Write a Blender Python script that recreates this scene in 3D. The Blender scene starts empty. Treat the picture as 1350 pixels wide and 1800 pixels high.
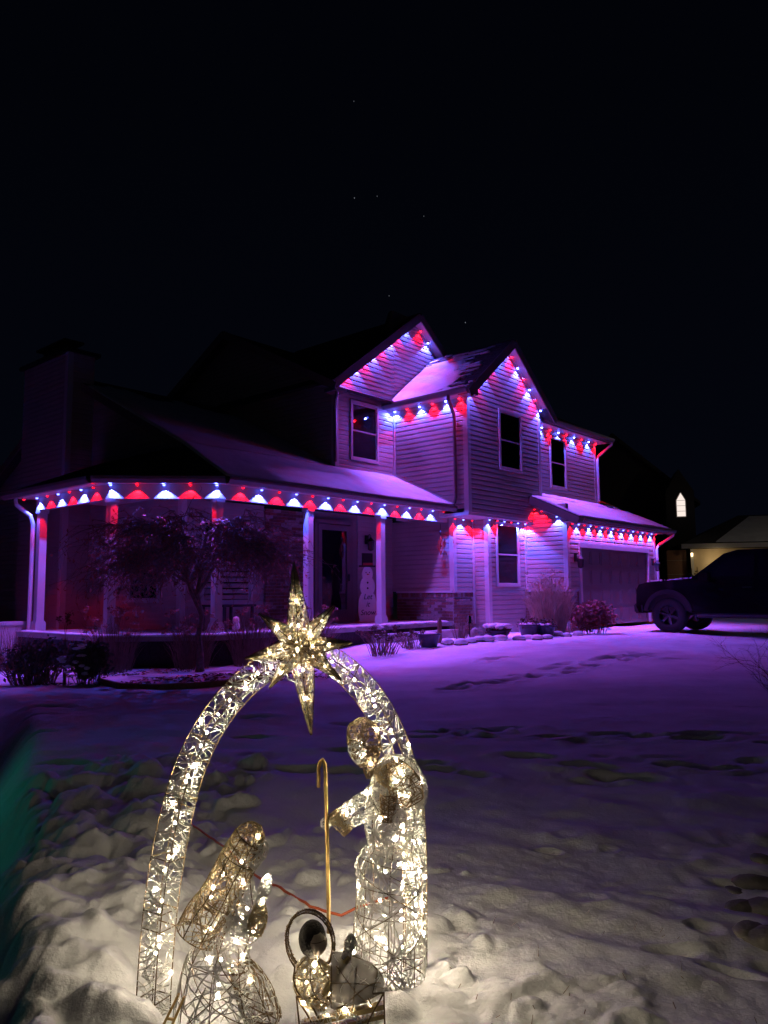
import bpy, bmesh, math, random
import numpy as np
from mathutils import Vector, Matrix

random.seed(7); RNG = np.random.default_rng(11)
SC = bpy.context.scene
COL = SC.collection
rad = math.radians

# ------------------------------------------------------------------ camera
CAM_H = 1.15; PITCH = rad(5.96); ROLL = rad(0.5)
F_ = Vector((0, math.cos(PITCH), math.sin(PITCH))); U_ = Vector((0, -math.sin(PITCH), math.cos(PITCH))); R_ = Vector((1, 0, 0))
CR = math.cos(ROLL) * R_ - math.sin(ROLL) * U_
CU = math.sin(ROLL) * R_ + math.cos(ROLL) * U_
cam_d = bpy.data.cameras.new('camera'); cam = bpy.data.objects.new('camera', cam_d); COL.objects.link(cam)
mw = Matrix.Identity(4)
for i in range(3):
    mw[i][0], mw[i][1], mw[i][2] = CR[i], CU[i], -F_[i]
mw[2][3] = CAM_H
cam.matrix_world = mw
cam_d.sensor_fit = 'VERTICAL'; cam_d.sensor_height = 24; cam_d.lens = 18.0
cam_d.clip_start = 0.05; cam_d.clip_end = 3000
SC.camera = cam

# ------------------------------------------------------------------ night sky, exposure
world = bpy.data.worlds.new("World"); SC.world = world; world.use_nodes = True
wn = world.node_tree.nodes; wl = world.node_tree.links
bg = wn['Background']
geo = wn.new('ShaderNodeTexCoord'); sep = wn.new('ShaderNodeSeparateXYZ'); ramp = wn.new('ShaderNodeValToRGB')
wl.new(geo.outputs['Generated'], sep.inputs[0]); wl.new(sep.outputs['Z'], ramp.inputs[0]); wl.new(ramp.outputs[0], bg.inputs[0])
ramp.color_ramp.elements[0].position = 0.0; ramp.color_ramp.elements[0].color = (0.0012, 0.0017, 0.0042, 1)
ramp.color_ramp.elements[1].position = 0.55; ramp.color_ramp.elements[1].color = (0.0006, 0.0009, 0.0022, 1)
bg.inputs[1].default_value = 1.0
vs = SC.view_settings
vs.view_transform = 'Standard'; vs.look = 'None'; vs.gamma = 1.0; vs.exposure = 0.0
try: vs.use_curve_mapping = False
except Exception: pass
cy = SC.cycles
cy.use_denoising = True
cy.max_bounces = 6; cy.diffuse_bounces = 3; cy.glossy_bounces = 3; cy.transmission_bounces = 4; cy.transparent_max_bounces = 8
cy.sample_clamp_indirect = 3.0; cy.use_light_tree = True
cy.caustics_reflective = False; cy.caustics_refractive = False

# lamp and added lawn fill strengths in one place
RED = (1.0, 0.003, 0.008); BLUE = (0.072, 0.10, 1.0); WARM = (1.0, 0.84, 0.61)
P_RED = 37.0; P_BLUE = 125.0; L_LENS_R = 32.0; L_LENS_B = 110.0; L_PORCH = 0.15; L_BULB = 540.0; P_FILL_R = 19.0; P_FILL_B = 68.0

# ------------------------------------------------------------------ helpers
def hit_plane_y(x, y, Y):
    d = F_ + (x - 675) / 1350 * CR + (900 - y) / 1350 * CU
    return Vector((0, 0, CAM_H)) + d * (Y / d.y)

class MB:
    def __init__(s): s.v = []; s.f = []
    def add(s, vs_, fs):
        n = len(s.v); s.v.extend([tuple(p) for p in vs_]); s.f.extend([tuple(i + n for i in f) for f in fs])
        return s
    def hexa(s, p):   # 4 bottom ccw, 4 top ccw
        return s.add(p, [(3,2,1,0),(4,5,6,7),(0,1,5,4),(1,2,6,5),(2,3,7,6),(3,0,4,7)])
    def box(s, x0, x1, y0, y1, z0, z1):
        return s.hexa([(x0,y0,z0),(x1,y0,z0),(x1,y1,z0),(x0,y1,z0),(x0,y0,z1),(x1,y0,z1),(x1,y1,z1),(x0,y1,z1)])
    def bar(s, p, q, w, h=None, up=(0,0,1)):
        h = h or w; p = Vector(p); q = Vector(q); t = (q - p).normalized(); u = Vector(up)
        a = t.cross(u)
        if a.length < 1e-4: a = t.cross(Vector((1,0,0)))
        a.normalize(); b = a.cross(t).normalized()
        c = [(-1,-1),(1,-1),(1,1),(-1,1)]
        return s.hexa([p + a*i*w/2 + b*j*h/2 for i,j in c] + [q + a*i*w/2 + b*j*h/2 for i,j in c])
    def tube(s, pts, r, n=6, cap=True):
        pts = [Vector(p) for p in pts]; m = len(pts)
        if m < 2: return s
        rs = r if isinstance(r, (list, tuple)) else [r] * m
        base = len(s.v); prev = None
        for i, p in enumerate(pts):
            t = (pts[min(i+1, m-1)] - pts[max(i-1, 0)])
            if t.length < 1e-9: t = Vector((0,0,1))
            t.normalize()
            if prev is None:
                a = t.cross(Vector((0,0,1)))
                if a.length < 1e-3: a = t.cross(Vector((1,0,0)))
            else:
                a = prev - t * prev.dot(t)
                if a.length < 1e-6: a = t.cross(Vector((0.3,0.5,0.8)))
            a.normalize(); prev = a; b = t.cross(a)
            for k in range(n):
                th = 2 * math.pi * k / n
                s.v.append(tuple(p + (a * math.cos(th) + b * math.sin(th)) * rs[i]))
        for i in range(m - 1):
            for k in range(n):
                k2 = (k + 1) % n
                s.f.append((base+i*n+k, base+i*n+k2, base+(i+1)*n+k2, base+(i+1)*n+k))
        if cap:
            s.f.append(tuple(base + k for k in reversed(range(n)))); s.f.append(tuple(base + (m-1)*n + k for k in range(n)))
        return s
    def lathe(s, prof, c=(0,0,0), n=16, axis='z', caps=True):
        base = len(s.v); m = len(prof)
        for (r, z) in prof:
            for k in range(n):
                th = 2*math.pi*k/n; x, y = r*math.cos(th), r*math.sin(th)
                p = (x, y, z) if axis == 'z' else ((z, x, y) if axis == 'x' else (x, z, y))
                s.v.append((p[0]+c[0], p[1]+c[1], p[2]+c[2]))
        for i in range(m-1):
            for k in range(n):
                k2 = (k+1) % n; s.f.append((base+i*n+k, base+i*n+k2, base+(i+1)*n+k2, base+(i+1)*n+k))
        if caps:
            s.f.append(tuple(base+k for k in reversed(range(n)))); s.f.append(tuple(base+(m-1)*n+k for k in range(n)))
        return s
    def blob(s, c, rx, ry, rz, n=10, m=7, jit=0.0):
        base = len(s.v)
        for i in range(m+1):
            ph = math.pi*i/m
            for k in range(n):
                th = 2*math.pi*k/n; j = 1 + random.uniform(-jit, jit)
                s.v.append((c[0]+rx*j*math.sin(ph)*math.cos(th), c[1]+ry*j*math.sin(ph)*math.sin(th), c[2]+rz*j*math.cos(ph)))
        for i in range(m):
            for k in range(n):
                k2 = (k+1) % n; s.f.append((base+i*n+k, base+(i+1)*n+k, base+(i+1)*n+k2, base+i*n+k2))
        return s
    def prism(s, poly, d0, d1, plane='xz'):   # polygon extruded along remaining axis
        n = len(poly); base = len(s.v)
        for d in (d0, d1):
            for (u, w) in poly:
                s.v.append((u, d, w) if plane == 'xz' else ((d, u, w) if plane == 'yz' else (u, w, d)))
        s.f.append(tuple(base+i for i in range(n))); s.f.append(tuple(base+n+i for i in reversed(range(n))))
        for i in range(n):
            j = (i+1) % n; s.f.append((base+i, base+n+i, base+n+j, base+j))
        return s
    def mesh(s, name, mat=None, smooth=False):
        me = bpy.data.meshes.new(name); me.from_pydata(s.v, [], s.f); me.update()
        if mat: me.materials.append(mat)
        if smooth: me.shade_smooth()
        return me
    def build(s, name, mat=None, parent=None, smooth=False, bevel=0, fix=True):
        me = s.mesh(name, mat, smooth)
        if fix:
            bm = bmesh.new(); bm.from_mesh(me)
            if bevel: bmesh.ops.bevel(bm, geom=bm.edges[:], offset=bevel, segments=2, affect='EDGES', clamp_overlap=True)
            bmesh.ops.recalc_face_normals(bm, faces=bm.faces[:]); bm.to_mesh(me); bm.free()
        return link(name, me, parent)

def link(name, me, parent=None, loc=None, rz=None):
    o = bpy.data.objects.new(name, me); COL.objects.link(o)
    if parent: o.parent = parent
    if loc is not None: o.location = loc
    if rz is not None: o.rotation_euler = (0, 0, rz)
    return o
def tag(o, label, cat, group=None):
    o['label'] = label; o['category'] = cat
    if group: o['group'] = group
    return o
def empty(name, loc=(0,0,0), rz=0):
    o = bpy.data.objects.new(name, None); COL.objects.link(o); o.location = loc; o.rotation_euler = (0,0,rz)
    o.empty_display_size = 0.1
    return o

# ------------------------------------------------------------------ materials
def mat(name, col, rough=0.6, metal=0.0, noise=0.0, nscale=8.0, bump=0.0, bscale=60.0, spec=0.5, col2=None, coat=0.0):
    m = bpy.data.materials.new(name); m.use_nodes = True
    nt = m.node_tree; b = nt.nodes['Principled BSDF']
    b.inputs['Base Color'].default_value = (*col, 1); b.inputs['Roughness'].default_value = rough; b.inputs['Metallic'].default_value = metal
    b.inputs['Specular IOR Level'].default_value = spec; b.inputs['Coat Weight'].default_value = coat
    tc = nt.nodes.new('ShaderNodeTexCoord')
    if noise > 0 or col2:
        n = nt.nodes.new('ShaderNodeTexNoise'); n.inputs['Scale'].default_value = nscale; n.inputs['Detail'].default_value = 6
        nt.links.new(tc.outputs['Object'], n.inputs['Vector'])
        r = nt.nodes.new('ShaderNodeValToRGB'); r.color_ramp.elements[0].position = 0.3; r.color_ramp.elements[1].position = 0.7
        c2 = col2 if col2 else tuple(min(1, c * (1 + noise)) for c in col)
        r.color_ramp.elements[0].color = (*[c * (1 - noise) for c in col], 1); r.color_ramp.elements[1].color = (*c2, 1)
        nt.links.new(n.outputs[0], r.inputs[0]); nt.links.new(r.outputs[0], b.inputs['Base Color'])
    if bump > 0:
        n2 = nt.nodes.new('ShaderNodeTexNoise'); n2.inputs['Scale'].default_value = bscale; n2.inputs['Detail'].default_value = 5
        nt.links.new(tc.outputs['Object'], n2.inputs['Vector'])
        bp = nt.nodes.new('ShaderNodeBump'); bp.inputs['Strength'].default_value = bump; bp.inputs['Distance'].default_value = 0.02
        nt.links.new(n2.outputs[0], bp.inputs['Height']); nt.links.new(bp.outputs[0], b.inputs['Normal'])
    return m
def emit(name, col, s):
    m = bpy.data.materials.new(name); m.use_nodes = True; nt = m.node_tree
    b = nt.nodes['Principled BSDF']; b.inputs['Base Color'].default_value = (0.02,0.02,0.02,1)
    b.inputs['Emission Color'].default_value = (*col, 1); b.inputs['Emission Strength'].default_value = s
    return m
def thread(name, col, trans=0.4, rough=0.45):
    m = bpy.data.materials.new(name); m.use_nodes = True; nt = m.node_tree
    b = nt.nodes['Principled BSDF']; b.inputs['Base Color'].default_value = (*col, 1); b.inputs['Roughness'].default_value = max(rough,.75); b.inputs['Specular IOR Level'].default_value = 0.06
    t = nt.nodes.new('ShaderNodeBsdfTranslucent'); t.inputs[0].default_value = (*col, 1)
    mx = nt.nodes.new('ShaderNodeMixShader'); mx.inputs[0].default_value = trans
    nt.links.new(b.outputs[0], mx.inputs[1]); nt.links.new(t.outputs[0], mx.inputs[2]); nt.links.new(mx.outputs[0], nt.nodes['Material Output'].inputs[0])
    return m

M_SIDE = mat('vinyl_siding', (0.37,0.315,0.29), 0.5, noise=0.10, nscale=1.6, bump=0.10, bscale=35)
M_TRIM = mat('white_trim', (0.50,0.49,0.475), 0.45, noise=0.05, nscale=3)
M_FASC = mat('dark_fascia', (0.16,0.13,0.12), 0.4, noise=0.1, nscale=3)
M_SOFF = mat('soffit', (0.55,0.53,0.50), 0.5, noise=0.05)
M_SHIN = mat('asphalt_shingle', (0.045,0.042,0.042), 0.9, noise=0.5, nscale=14, bump=0.5, bscale=120)
M_BACK = mat('sheathing', (0.20,0.18,0.16), 0.8)
M_BRICK = [mat('brick_%s' % n, c, 0.85, noise=0.25, nscale=30, bump=0.4, bscale=90) for n, c in (('red',(0.20,0.085,0.065)),('brown',(0.15,0.075,0.06)),('grey',(0.28,0.21,0.19)))]
M_MORT = mat('mortar', (0.30,0.28,0.26), 0.95, noise=0.2, nscale=30)
M_CONC = mat('concrete', (0.33,0.32,0.30), 0.9, noise=0.2, nscale=5, bump=0.3, bscale=60)
M_GLASS = mat('window_glass', (0.006,0.006,0.009), 0.03, spec=0.6)
M_GDOOR = mat('garage_door_paint', (0.20,0.155,0.13), 0.55, noise=0.06, nscale=2)
M_WOOD = mat('brown_wood', (0.20,0.11,0.06), 0.6, noise=0.35, nscale=12, bump=0.2, bscale=30)
M_BLACK = mat('black_metal', (0.012,0.012,0.013), 0.4)
M_GOLD = mat('gold_metal', (0.62,0.42,0.16), 0.28, metal=1.0, noise=0.2, nscale=40)
M_GILT = mat('gilt_paint', (0.42,0.31,0.13), 0.38, metal=0.25, noise=0.25, nscale=60)
M_WIRE = mat('dark_gold_wire', (0.13,0.085,0.035), 0.4, metal=0.6)
M_BARK = mat('bark', (0.19,0.13,0.115), 0.9, noise=0.4, nscale=20, bump=0.5, bscale=50)
M_LEAF = mat('dry_red_leaf', (0.30,0.10,0.085), 0.7, noise=0.5, nscale=9)
M_BROWNLEAF = mat('dry_brown_leaf', (0.10,0.055,0.035), 0.8, noise=0.5, nscale=9)
M_GRASS = mat('dead_grass', (0.42,0.33,0.22), 0.8, noise=0.3, nscale=6)
M_EVER = mat('evergreen', (0.085,0.085,0.065), 0.8, noise=0.4, nscale=9)
M_STEM = mat('dry_stem', (0.20,0.13,0.09), 0.85, noise=0.3, nscale=9)
M_PAINT = mat('black_car_paint', (0.003,0.003,0.006), 0.08, spec=0.6)
M_TYRE = mat('tyre_rubber', (0.012,0.012,0.012), 0.85, bump=0.2, bscale=40)
M_RIM = mat('dark_alloy', (0.10,0.10,0.11), 0.3, metal=1.0)
M_CHROME = mat('chrome', (0.75,0.75,0.78), 0.08, metal=1.0)
M_WTHREAD = thread('white_thread', (0.86,0.84,0.79)); M_GTHREAD = thread('gold_thread', (0.70,0.58,0.36), 0.4, 0.35); M_BTHREAD = thread('brown_thread', (0.36,0.27,0.165), 0.35, 0.4)
M_BULB = emit('warm_bulb', WARM, L_BULB); M_BULBS = emit('warm_tip_bulb', WARM, L_BULB*.45)
M_LENSRP = emit('red_porch_lens', RED, L_LENS_R*L_PORCH); M_LENSBP = emit('blue_white_porch_lens', BLUE, L_LENS_B*L_PORCH)
M_LENSR = emit('red_lens', RED, L_LENS_R); M_LENSB = emit('blue_white_lens', BLUE, L_LENS_B)
M_CABLE = mat('orange_cord', (0.50,0.10,0.03), 0.5); M_WCABLE = mat('white_cord', (0.75,0.73,0.70), 0.5)
M_STONE = mat('stone', (0.20,0.18,0.16), 0.9, noise=0.4, nscale=8, bump=0.5, bscale=25)
M_POT = mat('planter_glaze', (0.035,0.04,0.07), 0.35, noise=0.3, nscale=10)
M_ROCK = mat('pale_rock', (0.38,0.34,0.30), 0.9, noise=0.4, nscale=7, bump=0.5, bscale=22)
M_SIGN = mat('sign_white', (0.66,0.65,0.62), 0.6, noise=0.06, nscale=8)
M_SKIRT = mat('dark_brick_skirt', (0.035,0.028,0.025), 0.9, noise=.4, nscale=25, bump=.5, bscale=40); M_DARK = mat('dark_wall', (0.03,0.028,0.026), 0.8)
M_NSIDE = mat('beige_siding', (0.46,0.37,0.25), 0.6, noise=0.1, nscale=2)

M_GLASS2 = bpy.data.materials.new('clear_window_glass'); M_GLASS2.use_nodes = True
_n = M_GLASS2.node_tree.nodes; _l = M_GLASS2.node_tree.links; _n.remove(_n['Principled BSDF'])
_g = _n.new('ShaderNodeBsdfGlossy'); _g.inputs['Roughness'].default_value = .03; _t = _n.new('ShaderNodeBsdfTransparent'); _f = _n.new('ShaderNodeFresnel'); _f.inputs[0].default_value = 1.7; _m = _n.new('ShaderNodeMixShader')
_l.new(_f.outputs[0],_m.inputs[0]); _l.new(_t.outputs[0],_m.inputs[1]); _l.new(_g.outputs[0],_m.inputs[2]); _l.new(_m.outputs[0],_n['Material Output'].inputs[0])
M_ROOM = mat('dark_room', (0.010,0.009,0.010), 0.9); M_BLIND = mat('window_blind', (0.16,0.15,0.15), 0.7)
def snow_mat(name, grass=False):
    m = bpy.data.materials.new(name); m.use_nodes = True; nt = m.node_tree; N = nt.nodes; L = nt.links
    b = N['Principled BSDF']; b.inputs['Roughness'].default_value = 0.75; b.inputs['Specular IOR Level'].default_value = 0.25
    tc = N.new('ShaderNodeTexCoord')
    n = N.new('ShaderNodeTexNoise'); n.inputs['Scale'].default_value = 2.2; n.inputs['Detail'].default_value = 8; n.inputs['Roughness'].default_value = 0.6
    L.new(tc.outputs['Object'], n.inputs['Vector'])
    r = N.new('ShaderNodeValToRGB'); r.color_ramp.elements[0].position = 0.3; r.color_ramp.elements[1].position = 0.7
    r.color_ramp.elements[0].color = (0.66,0.66,0.67,1); r.color_ramp.elements[1].color = (0.84,0.84,0.84,1)
    L.new(n.outputs[0], r.inputs[0])
    out = r.outputs[0]
    if grass:
        at = N.new('ShaderNodeAttribute'); at.attribute_name = 'litter'
        n3 = N.new('ShaderNodeTexNoise'); n3.inputs['Scale'].default_value = 40; n3.inputs['Detail'].default_value = 4; L.new(tc.outputs['Object'], n3.inputs['Vector'])
        r3 = N.new('ShaderNodeValToRGB'); r3.color_ramp.elements[0].color = (0.09,0.08,0.04,1); r3.color_ramp.elements[1].color = (0.34,0.31,0.18,1); L.new(n3.outputs[0], r3.inputs[0])
        mth = N.new('ShaderNodeMath'); mth.operation = 'MULTIPLY_ADD'; L.new(n3.outputs[0], mth.inputs[0]); mth.inputs[1].default_value = 1.2; mth.inputs[2].default_value = -0.6
        ad = N.new('ShaderNodeMath'); ad.operation = 'ADD'; ad.use_clamp = True; L.new(at.outputs['Fac'], ad.inputs[0]); L.new(mth.outputs[0], ad.inputs[1])
        mu = N.new('ShaderNodeMath'); mu.operation = 'MULTIPLY'; mu.use_clamp = True; L.new(ad.outputs[0], mu.inputs[0]); L.new(at.outputs['Fac'], mu.inputs[1])
        mx = N.new('ShaderNodeMixRGB'); L.new(mu.outputs[0], mx.inputs[0]); L.new(out, mx.inputs[1]); L.new(r3.outputs[0], mx.inputs[2]); out = mx.outputs[0]
    L.new(out, b.inputs['Base Color'])
    n1 = N.new('ShaderNodeTexNoise'); n1.inputs['Scale'].default_value = 75; n1.inputs['Detail'].default_value = 6; n1.inputs['Roughness'].default_value = 0.65; L.new(tc.outputs['Object'], n1.inputs['Vector'])
    n2 = N.new('ShaderNodeTexNoise'); n2.inputs['Scale'].default_value = 9; n2.inputs['Detail'].default_value = 5; L.new(tc.outputs['Object'], n2.inputs['Vector'])
    ma = N.new('ShaderNodeMath'); ma.operation = 'MULTIPLY_ADD'; L.new(n1.outputs[0], ma.inputs[0]); ma.inputs[1].default_value = 0.45; L.new(n2.outputs[0], ma.inputs[2])
    bp = N.new('ShaderNodeBump'); bp.inputs['Strength'].default_value = 0.42; bp.inputs['Distance'].default_value = 0.03
    L.new(ma.outputs[0], bp.inputs['Height']); L.new(bp.outputs[0], b.inputs['Normal'])
    return m
M_SNOW = snow_mat('snow'); M_SNOWG = snow_mat('lawn_snow', True)

# ------------------------------------------------------------------ house frame: x = along the front, y = back into the plot
AZ = rad(41); HA = Vector((math.sin(AZ), math.cos(AZ), 0)); HB = Vector((-math.cos(AZ), math.sin(AZ), 0)); HO = Vector((2.36, 17.48, 0))
HROT = math.pi/2 - AZ
def W(a, b, z=0): return HO + HA*a + HB*b + Vector((0,0,z))
def to_ab(x, y):
    dx = x - HO.x; dy = y - HO.y
    return dx*HA.x + dy*HA.y, dx*HB.x + dy*HB.y

# ------------------------------------------------------------------ ground
def noise2(x, y, seed, freq):
    """smooth value noise"""
    rg = np.random.default_rng(seed); T = rg.random((256, 256))
    X = x*freq; Y = y*freq; xi = np.floor(X).astype(int); yi = np.floor(Y).astype(int); fx = X-xi; fy = Y-yi
    fx = fx*fx*fx*(fx*(fx*6-15)+10); fy = fy*fy*fy*(fy*(fy*6-15)+10)
    g = lambda i, j: T[i % 256, j % 256]
    return (g(xi,yi)*(1-fx)+g(xi+1,yi)*fx)*(1-fy)+(g(xi,yi+1)*(1-fx)+g(xi+1,yi+1)*fx)*fy - 0.5
def sstep(x, a, b):
    t = np.clip((x-a)/(b-a), 0, 1); return t*t*(3-2*t)
def base_z(x, y):
    x = np.asarray(x, float); y = np.asarray(y, float)
    a, b = to_ab(x, y)
    return 0.2*sstep(b, -9, -2)*sstep(a, -7, -2.5)
def lines(segs):
    out = []
    for (a, b, d) in segs: out.append(np.arange(a, b-1e-9, d))
    return np.concatenate(out + [np.array([segs[-1][1]])])
gx = lines([(-150,-30,12),(-30,-9,0.6),(-9,-2.2,0.06),(-2.2,1.2,0.0105),(1.2,1.9,.02),(1.9,4.2,0.045),(4.2,12,0.12),(12,30,1.0),(30,150,12)])
gy = lines([(-40,0,4),(0,1.1,0.15),(1.1,1.6,.03),(1.6,3.7,0.0105),(3.7,6.5,0.035),(6.5,12.5,0.055),(12.5,22,0.14),(22,60,2),(60,400,20)])
GX, GY = np.meshgrid(gx, gy)
def ground_height(X, Y):
    Z = base_z(X, Y)
    near = 1 - sstep(Y, 3.0, 9.0)
    flat = sstep(np.hypot(X+0.3, Y-2.35), 0.5, 1.8)
    Z = Z + flat*(0.05*noise2(X, Y, 1, 0.55) + 0.03*noise2(X, Y*1.6, 2, 1.7))
    dr = np.stack([X*0.86 - Y*0.5, X*0.5 + Y*0.86])
    Z = Z + near*(0.035*noise2(dr[0]*1.0, dr[1]*2.4, 3, 2.6) + 0.014*noise2(X, Y, 4, 9))
    left = 1 - sstep(X + 0.18*(Y-2.5) + 0.25*noise2(X, Y, 8, 2.0), -0.75, -0.25)
    rough = np.maximum(left, 0.45*(1-sstep(np.hypot(X+0.2, Y-2.9), 0.3, 1.0)))*(1 - sstep(Y, 4.2, 6.5))
    Z = Z + rough*(0.055*noise2(X, Y, 5, 3.2) + 0.05*noise2(X, Y, 6, 8) + 0.02*noise2(X, Y, 7, 21))
    # ploughed ridge of heaped snow along the left edge
    Z = Z + 0.055*np.exp(-((X + 1.05 + 0.16*(Y-2.4))/0.30)**2)*(1 - sstep(Y, 3.0, 4.6))
    Z = Z - 0.45*sstep(-(X + 0.44*Y + 0.10*noise2(X, Y, 31, 1.5)), 0, 0.45)*(1 - sstep(Y, 6.5, 9.0))
    return Z, rough
GZ, ROUGH = ground_height(GX, GY)
# clods of snow
lump = np.zeros_like(GZ)
def add_lump(cx, cy, r, h, ex=1.0, rot=0.0):
    ix0, ix1 = np.searchsorted(gx, cx-r*1.6), np.searchsorted(gx, cx+r*1.6); iy0, iy1 = np.searchsorted(gy, cy-r*1.6), np.searchsorted(gy, cy+r*1.6)
    if ix1 <= ix0 or iy1 <= iy0: return
    x = GX[iy0:iy1, ix0:ix1]-cx; y = GY[iy0:iy1, ix0:ix1]-cy
    c, s = math.cos(rot), math.sin(rot); u = (x*c+y*s)/ex; v = -x*s+y*c
    wob = 1 + 0.5*noise2(x+cx*7, y+cy*7, 9, 9/r*0.15)
    d = np.sqrt(u*u+v*v)/(r*wob)
    ta = random.random()*6.28
    k = h*np.clip(1-d**2.2, 0, 1)**.55*(1+.55*(u*math.cos(ta)+v*math.sin(ta))/r)*(1+.5*noise2(x*1.0+cx*3, y+cy*5, 13, .28/r)+.35*noise2(x+cx, y+cy, 14, 1.1/r))
    k = np.clip(k, 0, None); lump[iy0:iy1, ix0:ix1] = (lump[iy0:iy1, ix0:ix1]**3 + k**3)**(1/3)
for i in range(900):
    cy_ = 1.7 + 3.6*random.random()**1.4
    cx_ = random.gauss(-1.0 - 0.16*(cy_-2.4), 0.36)
    if cx_ > -0.66 - 0.05*(cy_-2.4) or cx_ < -.46*cy_: continue
    r = random.choice([0.018,0.025,0.03,0.04,0.05,0.06,0.08,0.11,0.15])*(1.0 if cy_ < 3.2 else 0.8)
    add_lump(cx_, cy_, r, r*random.uniform(0.35, 0.65), random.uniform(0.8,1.5), random.uniform(0,3))
for i in range(190):
    a_ = random.random()*6.28; d_ = 0.9*math.sqrt(random.random()); cx_, cy_ = -0.45+d_*math.cos(a_)*0.9, 3.0+d_*1.1*math.sin(a_)
    r = random.choice([0.012,0.018,0.025,0.035,0.05]); add_lump(cx_, cy_, r, r*random.uniform(0.22,0.5), random.uniform(0.8,1.6), random.uniform(0,3))
for i in range(110):
    cx_, cy_ = random.uniform(0.12,0.75), random.uniform(1.95,2.45)
    r = random.choice([0.02,0.03,0.05]); add_lump(cx_, cy_, r, r*random.uniform(0.10,0.28), random.uniform(0.8,1.6), random.uniform(0,3))
for (cx_, cy_, r, h) in ((-1.0,2.32,0.13,0.08),(-0.86,2.22,0.10,0.06),(-1.13,2.20,0.08,0.07),(-1.18,2.62,0.17,0.12),(-0.95,2.75,0.15,0.10)): add_lump(cx_, cy_, r, h, 1.2, random.random())
crumb = np.clip(lump/0.03, 0, 1)
GZ = GZ + lump + crumb*(0.016*(.35-np.abs(noise2(GX, GY, 41, 13))) + 0.014*(.35-np.abs(noise2(GX, GY, 42, 29))) + 0.008*noise2(GX, GY, 43, 55)) + 0.006*(1-sstep(GY,3.2,4.5))*noise2(GX, GY, 44, 24)
# footprints and hollows that show the lawn
LITTER = np.zeros_like(GZ)
def add_dip(cx, cy, lx, ly, depth, rot, lit=0.8, rim=0.25):
    r = max(lx, ly)*1.8
    ix0, ix1 = np.searchsorted(gx, cx-r), np.searchsorted(gx, cx+r); iy0, iy1 = np.searchsorted(gy, cy-r), np.searchsorted(gy, cy+r)
    if ix1 <= ix0 or iy1 <= iy0: return
    x = GX[iy0:iy1, ix0:ix1]-cx; y = GY[iy0:iy1, ix0:ix1]-cy; c, s = math.cos(rot), math.sin(rot)
    d = np.sqrt(((x*c+y*s)/lx)**2 + ((-x*s+y*c)/ly)**2)*(1+0.5*noise2(x+cx, y+cy, 12, 6))
    GZ[iy0:iy1, ix0:ix1] += -depth*(1-sstep(d, 0.35, 1.0)) + depth*rim*np.exp(-((d-1.2)/0.25)**2)
    LITTER[iy0:iy1, ix0:ix1] = np.maximum(LITTER[iy0:iy1, ix0:ix1], lit*(1-sstep(d, 0.3, 0.9)))
for k in range(17):
    t = k/16; add_dip(-1.0+5.2*t+random.uniform(-.15,.15), 4.95+0.25*math.sin(5*t)+random.uniform(-.35,.35), random.uniform(.16,.3), random.uniform(.055,.10), random.uniform(.03,.06), random.uniform(-.5,.2), 0.22)
for k in range(16):
    t = k/15; add_dip(0.3+2.8*t+random.uniform(-.1,.1), 6.4-0.4*t+random.uniform(-.3,.3), random.uniform(.15,.28), random.uniform(.06,.1), random.uniform(.03,.05), random.uniform(-.4,.2), 0.45)
for k in range(26):
    t = k/25; add_dip(0.8+3.4*t+random.uniform(-.15,.15), 9.3+3.2*t+random.uniform(-.3,.3), random.uniform(.14,.3), random.uniform(.08,.14), random.uniform(.04,.07), random.uniform(.2,.8), 0.55)
for k in range(36):
    add_dip(random.uniform(2.5,8.5), random.uniform(12,16.2), random.uniform(.15,.5), random.uniform(.08,.2), random.uniform(.02,.05), random.uniform(-.3,.3), 0.5)
for k in range(26): add_dip(random.uniform(.6,2.0), random.uniform(2.1,3.8), random.uniform(.05,.12), random.uniform(.03,.06), random.uniform(.008,.025), random.uniform(-.8,.2), 0.0)
for k in range(40): add_dip(random.uniform(-5.5,-0.2), random.uniform(5.0,9.2), random.uniform(.12,.35), random.uniform(.06,.14), random.uniform(.02,.05), random.uniform(-.5,.5), 0.35)
for k in range(26): add_dip(random.uniform(-.3,4.5), random.uniform(3.6,8.5), random.uniform(.10,.24), random.uniform(.04,.08), random.uniform(.015,.05), random.uniform(-.5,.3), 0.25)
for k in range(70): add_dip(random.uniform(1.0,9.5), random.uniform(11.5,17.0), random.uniform(.08,.35), random.uniform(.05,.12), random.uniform(.02,.05), random.uniform(-.4,.4), 0.5)
# flower bed in front of the porch: leaf litter showing through
bedn = noise2(GX, GY, 21, 2.6) + 0.6*noise2(GX, GY, 22, 7)
bed = sstep(GY, 9.9, 10.3)*(1-sstep(GY + 0.35*GX, 11.3, 11.9))*(1-sstep(GX, -0.9, -0.4))*sstep(GX, -6.5, -5.5)
LITTER = np.maximum(LITTER, bed*np.clip(bedn*2.2-0.1, 0, 0.85))
GZ += 0.03*bed*bedn
ny, nx = GX.shape
me = bpy.data.meshes.new('snowy_ground')
co = np.stack([GX, GY, GZ], -1).reshape(-1, 3).astype(np.float32)
idx = np.arange(nx*ny).reshape(ny, nx); q = np.stack([idx[:-1,:-1], idx[:-1,1:], idx[1:,1:], idx[1:,:-1]], -1).reshape(-1, 4)
me.vertices.add(len(co)); me.vertices.foreach_set('co', co.ravel())
me.loops.add(q.size); me.loops.foreach_set('vertex_index', q.ravel().astype(np.int32))
me.polygons.add(len(q)); me.polygons.foreach_set('loop_start', np.arange(0, q.size, 4, dtype=np.int32))
me.update(calc_edges=True)
me.polygons.foreach_set('use_smooth', np.ones(len(q), dtype=bool))
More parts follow.
